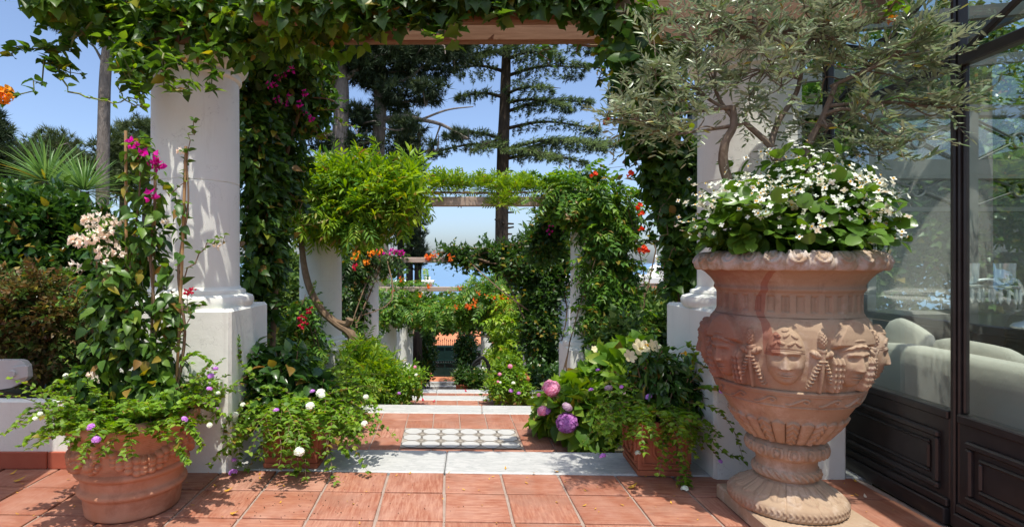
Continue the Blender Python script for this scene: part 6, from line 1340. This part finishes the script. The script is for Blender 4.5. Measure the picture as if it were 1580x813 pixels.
# ================================================================ trees
def trunk_path(b, pts, r0, r1, n=26, seg=10): P = smooth_path([W(*p) for p in pts], n); P[:, :2] += .03 * np.sin(np.arange(n)[:, None] * .9 + np.array([0, 2])) * r0 * 5; b.tube(P, [r0, r1], seg); return P
def pine(label, tpts, r0, r1, limbs, crown, n, size, seed, mat='pine', mat2='pinelit', group='pines beyond the pergola', bark='bark', gap=-.25, tufts=TUFT):
    x, y_, _ = W(*tpts[0]); gz = float(ground_z(x, y_)); root = plant('pine_tree', label, 'tree', (x, y_, gz), group); rng = np.random.default_rng(seed)
    b = MB(); P = smooth_path([np.array([x, y_, gz - .2])] + [W(*p) for p in tpts], 30); b.tube(P, [r0, r1], 10); b.build('trunk', M[bark], root, True); lb = MB()
    for q, ra in limbs: lb.tube(smooth_path([W(*p) for p in q], 14), [ra, ra * .35], 7)
    e = np.array(crown)
    for i in range(26):
        q = e[rng.integers(len(e))]; p1 = q[:3] + rng.uniform(-.8, .8, 3) * q[3:6]; p0 = q[:3] - np.array([0, 0, q[5] * .3]); lb.tube(smooth_path([p0, (p0 + p1) / 2 + rng.normal(size=3) * .2, p1], 7), [.05, .015], 5)
    lb.build('limbs', M[bark], root, True); lv = Leaves(); cr = np.array(crown, float); cr[:, 3:6] = np.maximum(cr[:, 3:6] * .5, cr[:, 3:6] - .6 * size); Pp, O = sample(cr, n, rng, .85, gap, 1.4); scatter(lv, tufts, Pp, O, rng, size, .8, -.35, .8, .6, .6); o = lv.build('crown', M[mat], root)
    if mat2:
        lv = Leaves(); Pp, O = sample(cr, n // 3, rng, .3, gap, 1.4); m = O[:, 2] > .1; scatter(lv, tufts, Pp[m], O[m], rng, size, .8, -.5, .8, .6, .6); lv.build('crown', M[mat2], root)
    return root
pine('tall pine with two grey trunks forking left, behind the wisteria', ((527, 420, 20), (524, 250, 20), (527, 150, 20), (522, 70, 20), (515, 20, 20)), .34, .22, [(((530, 175, 20), (508, 140, 19.8), (484, 112, 19.6), (470, 90, 19.5)), .16), (((524, 205, 20), (490, 210, 19.6), (440, 200, 19.4)), .10), (((520, 235, 20), (480, 245, 19.5), (450, 240, 19.2)), .13), (((527, 130, 20), (560, 100, 20), (600, 80, 20)), .12)],
     [E(470, 95, 20, 55, 40, 1.6), E(530, 70, 20, 60, 36, 1.8), E(455, 200, 19.6, 40, 24, 1.0), E(500, 130, 20.5, 40, 30, 1.4), E(470, 150, 20.5, 40, 30, 1.4), E(560, 110, 20.5, 40, 30, 1.4), E(530, 225, 20.8, 60, 22, 1.4)], 3600, .34, 401, gap=.0)
pine('tall straight grey-trunked pine in front of the cypress', ((590, 420, 21), (583, 260, 21), (587, 150, 21), (586, 70, 21), (590, 10, 21)), .30, .20, [(((586, 130, 21), (610, 128, 20.8), (635, 118, 20.6), (655, 100, 20.5)), .09), (((588, 185, 21), (620, 180, 20.5), (650, 185, 20.2), (680, 192, 20), (705, 205, 19.8), (722, 214, 19.7)), .10), (((680, 192, 20), (672, 215, 20), (668, 235, 20)), .04), (((586, 215, 21), (560, 220, 20.6), (530, 235, 20.4)), .12), (((650, 185, 20.2), (690, 170, 20), (730, 165, 20)), .05)],
     [E(600, 100, 21, 75, 42, 2.2), E(655, 95, 21, 55, 36, 2.0), E(700, 85, 21, 34, 26, 1.6), E(615, 150, 21, 50, 26, 1.8), E(660, 145, 20.5, 40, 20, 1.4), E(625, 195, 20.3, 45, 14, 1.0), E(560, 185, 21, 44, 24, 1.6), E(708, 208, 20, 20, 9, .8), E(570, 60, 21, 110, 34, 2.2), E(690, 60, 21.5, 80, 34, 2.2), E(668, 225, 20, 12, 18, .6)], 4600, .34, 403, gap=.12)
pine('bare-trunked pine at the left, crown hidden in the near vine', ((158, 330, 16), (160, 200, 16), (163, 110, 16), (172, 30, 16), (180, -10, 16)), .19, .13, [(((163, 105, 16), (150, 80, 16), (140, 65, 16)), .05), (((165, 90, 16), (190, 60, 16), (220, 40, 16)), .06)], [E(190, 0, 16, 80, 36, 1.4), E(110, 20, 16, 40, 24, 1.0), E(95, 38, 15.6, 26, 20, .8), E(240, 30, 16, 50, 30, 1.0)], 1500, .28, 405, mat2='pinelit')
pine('feathery conifer cut by the left edge of the photo', ((-10, 380, 14), (-8, 260, 14), (-6, 170, 14)), .14, .05, [], [E(-6, 210, 14, 26, 34, .6), E(-4, 255, 14, 34, 36, .7), E(0, 300, 14, 36, 40, .7), E(-10, 180, 14, 16, 22, .4)], 1300, .26, 407)
for k, (px, py, Z, rx, ry, lab) in enumerate(((90, 235, 27, 40, 38, 'round pine crown left of the bare trunk, beyond the yuccas'), (190, 240, 28, 45, 44, 'round pine crown between the bare trunk and the left column'), (45, 260, 24, 22, 40, 'slim pine between the left edge conifer and the round crowns'), (225, 215, 30, 36, 36, 'far pine crown touching the left column'))):
    pine(lab, ((px, py + 130, Z), (px, py + 40, Z), (px, py - 10, Z)), .25, .1, [], [E(px, py, Z, rx, ry, 1.8), E(px - rx * .6, py + ry * .5, Z - .5, rx * .7, ry * .6, 1.4), E(px + rx * .6, py + ry * .4, Z - .5, rx * .7, ry * .6, 1.4), E(px, py + ry * 1.1, Z - .6, rx, ry * .7, 1.4)], 1500, .42, 410 + k, mat='pinelit', mat2='pinelit' if k else None, group='round pines on the left skyline')
def cypress():
    root = plant('cypress_tree', 'dark columnar cypress with bare stems showing, left of the cedar', 'tree', (*W(630, 405, 26)[:2], float(ground_z(-2, 26)))); b = MB()
    for px in (618, 632, 645): b.tube(smooth_path([W(px, 600, 26), W(px, 380, 26), W(px + 2, 200, 26)], 12), [.24, .08], 8)
    b.build('trunk', M['darkbark'], root, True); el = [E(628, 215, 26, 28, 50, .9), E(632, 270, 26, 27, 60, .9), E(612, 250, 26, 20, 60, .8), E(634, 350, 26, 28, 46, .9), E(615, 330, 26, 22, 50, .8), E(640, 395, 26, 24, 20, .8)]
    rng = np.random.default_rng(421); lv = Leaves(); P, O = sample(el, 3000, rng, .8, -.15, 1.6); scatter(lv, TUFT, P, O, rng, .30, .4, -.9, .5, .4, .7); lv.build('crown', M['cypress'], root)
    lv = Leaves(); P, O = sample(el, 500, rng, .15, -.2, 1.6); scatter(lv, TUFT, P, O, rng, .26, .4, -.9, .5, .4, .7); lv.build('crown', M['pinelit'], root)
cypress()
def cedar():
    Z0 = 24; rng = np.random.default_rng(431); x, y_, _ = W(775, 405, Z0); gz = float(ground_z(x, y_)); root = plant('cedar_tree', 'cedar with flat tiers of blue-green branches and a stubbed bare lower trunk', 'tree', (x, y_, gz))
    b = MB(); tp = smooth_path([np.array([x, y_, gz - .3]), W(774, 380, Z0), W(776, 240, Z0), W(779, 160, Z0), W(782, 60, Z0), W(784, 0, Z0)], 40); b.tube(tp, [.30, .27, .22, .10], 12); b.build('trunk', M['darkbark'], root, True); st = MB()
    for py in (265, 285, 300, 312, 328, 340, 352, 361, 278, 345):
        sg = 1 if rng.random() < .7 else -1; p = W(775 + sg * 7, py, Z0 - .1); st.tube([p, p + np.array([sg * rng.uniform(.12, .3), -.1, rng.uniform(-.03, .05)])], [.045, .035], 6)
    for py in (300, 345): p = W(775, py, Z0 - .25); st.tube([p, p + np.array([.05, -.22, .02])], [.05, .04], 6)
    st.build('stubs', M['darkbark'], root, True); br = MB(); up = Leaves(); dn = Leaves()
    # (trunk y, tip x, tip y, depth of the tip, half width in metres)
    B = [(150, 880, 165, 23, .7), (140, 705, 150, 23.2, .6), (138, 850, 135, 22.4, .6), (165, 912, 158, 24.5, .8), (190, 925, 200, 24, .6), (205, 685, 210, 23, .6), (218, 662, 238, 23.6, .55), (212, 735, 232, 22, .5), (222, 935, 225, 23, .9), (228, 860, 243, 22.2, .8), (232, 955, 222, 25, .9), (236, 905, 252, 24.2, .6), (110, 905, 105, 24, 1.1), (100, 700, 106, 24, 1.0), (85, 860, 80, 22.6, 1.0), (75, 740, 84, 22.6, 1.0), (65, 920, 66, 24, 1.2), (55, 700, 58, 24, 1.2), (50, 800, 46, 22, 1.2)]
    for ty, ex, ey, eZ, hw in B:
        p0 = W(776, ty + 10, Z0); p1 = W(ex, ey, eZ); L = np.linalg.norm(p1 - p0); P = smooth_path([p0, p0 * .55 + p1 * .45 + np.array([0, 0, .08 * L]), p1], 16); br.tube(P, [.085, .02], 6)
        n = int(95 * L * hw); t = rng.random(n) ** .75 * .86 + .14; c = np.stack([np.interp(t, np.linspace(0, 1, 16), P[:, i]) for i in range(3)], -1); ax = unit((p1 - p0) * [1, 1, 0]); sd = np.array([-ax[1], ax[0], 0]); lat = rng.uniform(-1, 1, n); wdt = hw * (.35 + 1.0 * np.sin(math.pi * np.clip(t, .08, .97)) ** .8)
        q = c + sd * (lat * wdt)[:, None] + np.stack([np.zeros(n), np.zeros(n), rng.normal(size=n) * .06 - .18 * lat ** 2 * hw], -1); D = unit(ax + sd * lat[:, None] * 1.1 + np.array([0, 0, .12]) + rng.normal(size=(n, 3)) * .25)
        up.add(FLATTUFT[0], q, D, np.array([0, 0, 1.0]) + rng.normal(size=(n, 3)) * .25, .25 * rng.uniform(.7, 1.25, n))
        m = rng.random(n) < .45; q2 = q[m] - np.array([0, 0, .10]); dn.add(FLATTUFT[1], q2, D[m] + np.array([0, 0, -.7]), np.array([0, 0, 1.0]) + rng.normal(size=(m.sum(), 3)) * .3, .22 * rng.uniform(.7, 1.2, m.sum()))  # tufts under each tier take darker needles, shade put into the colour
        for k in range(9):
            i = rng.integers(3, 15); s_ = rng.choice([-1, 1]); e_ = P[i] + sd * s_ * hw * rng.uniform(.5, 1.1) + ax * .3; br.tube([P[i], e_], [.028, .01], 4)
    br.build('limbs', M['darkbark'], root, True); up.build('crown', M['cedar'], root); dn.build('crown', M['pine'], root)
cedar()
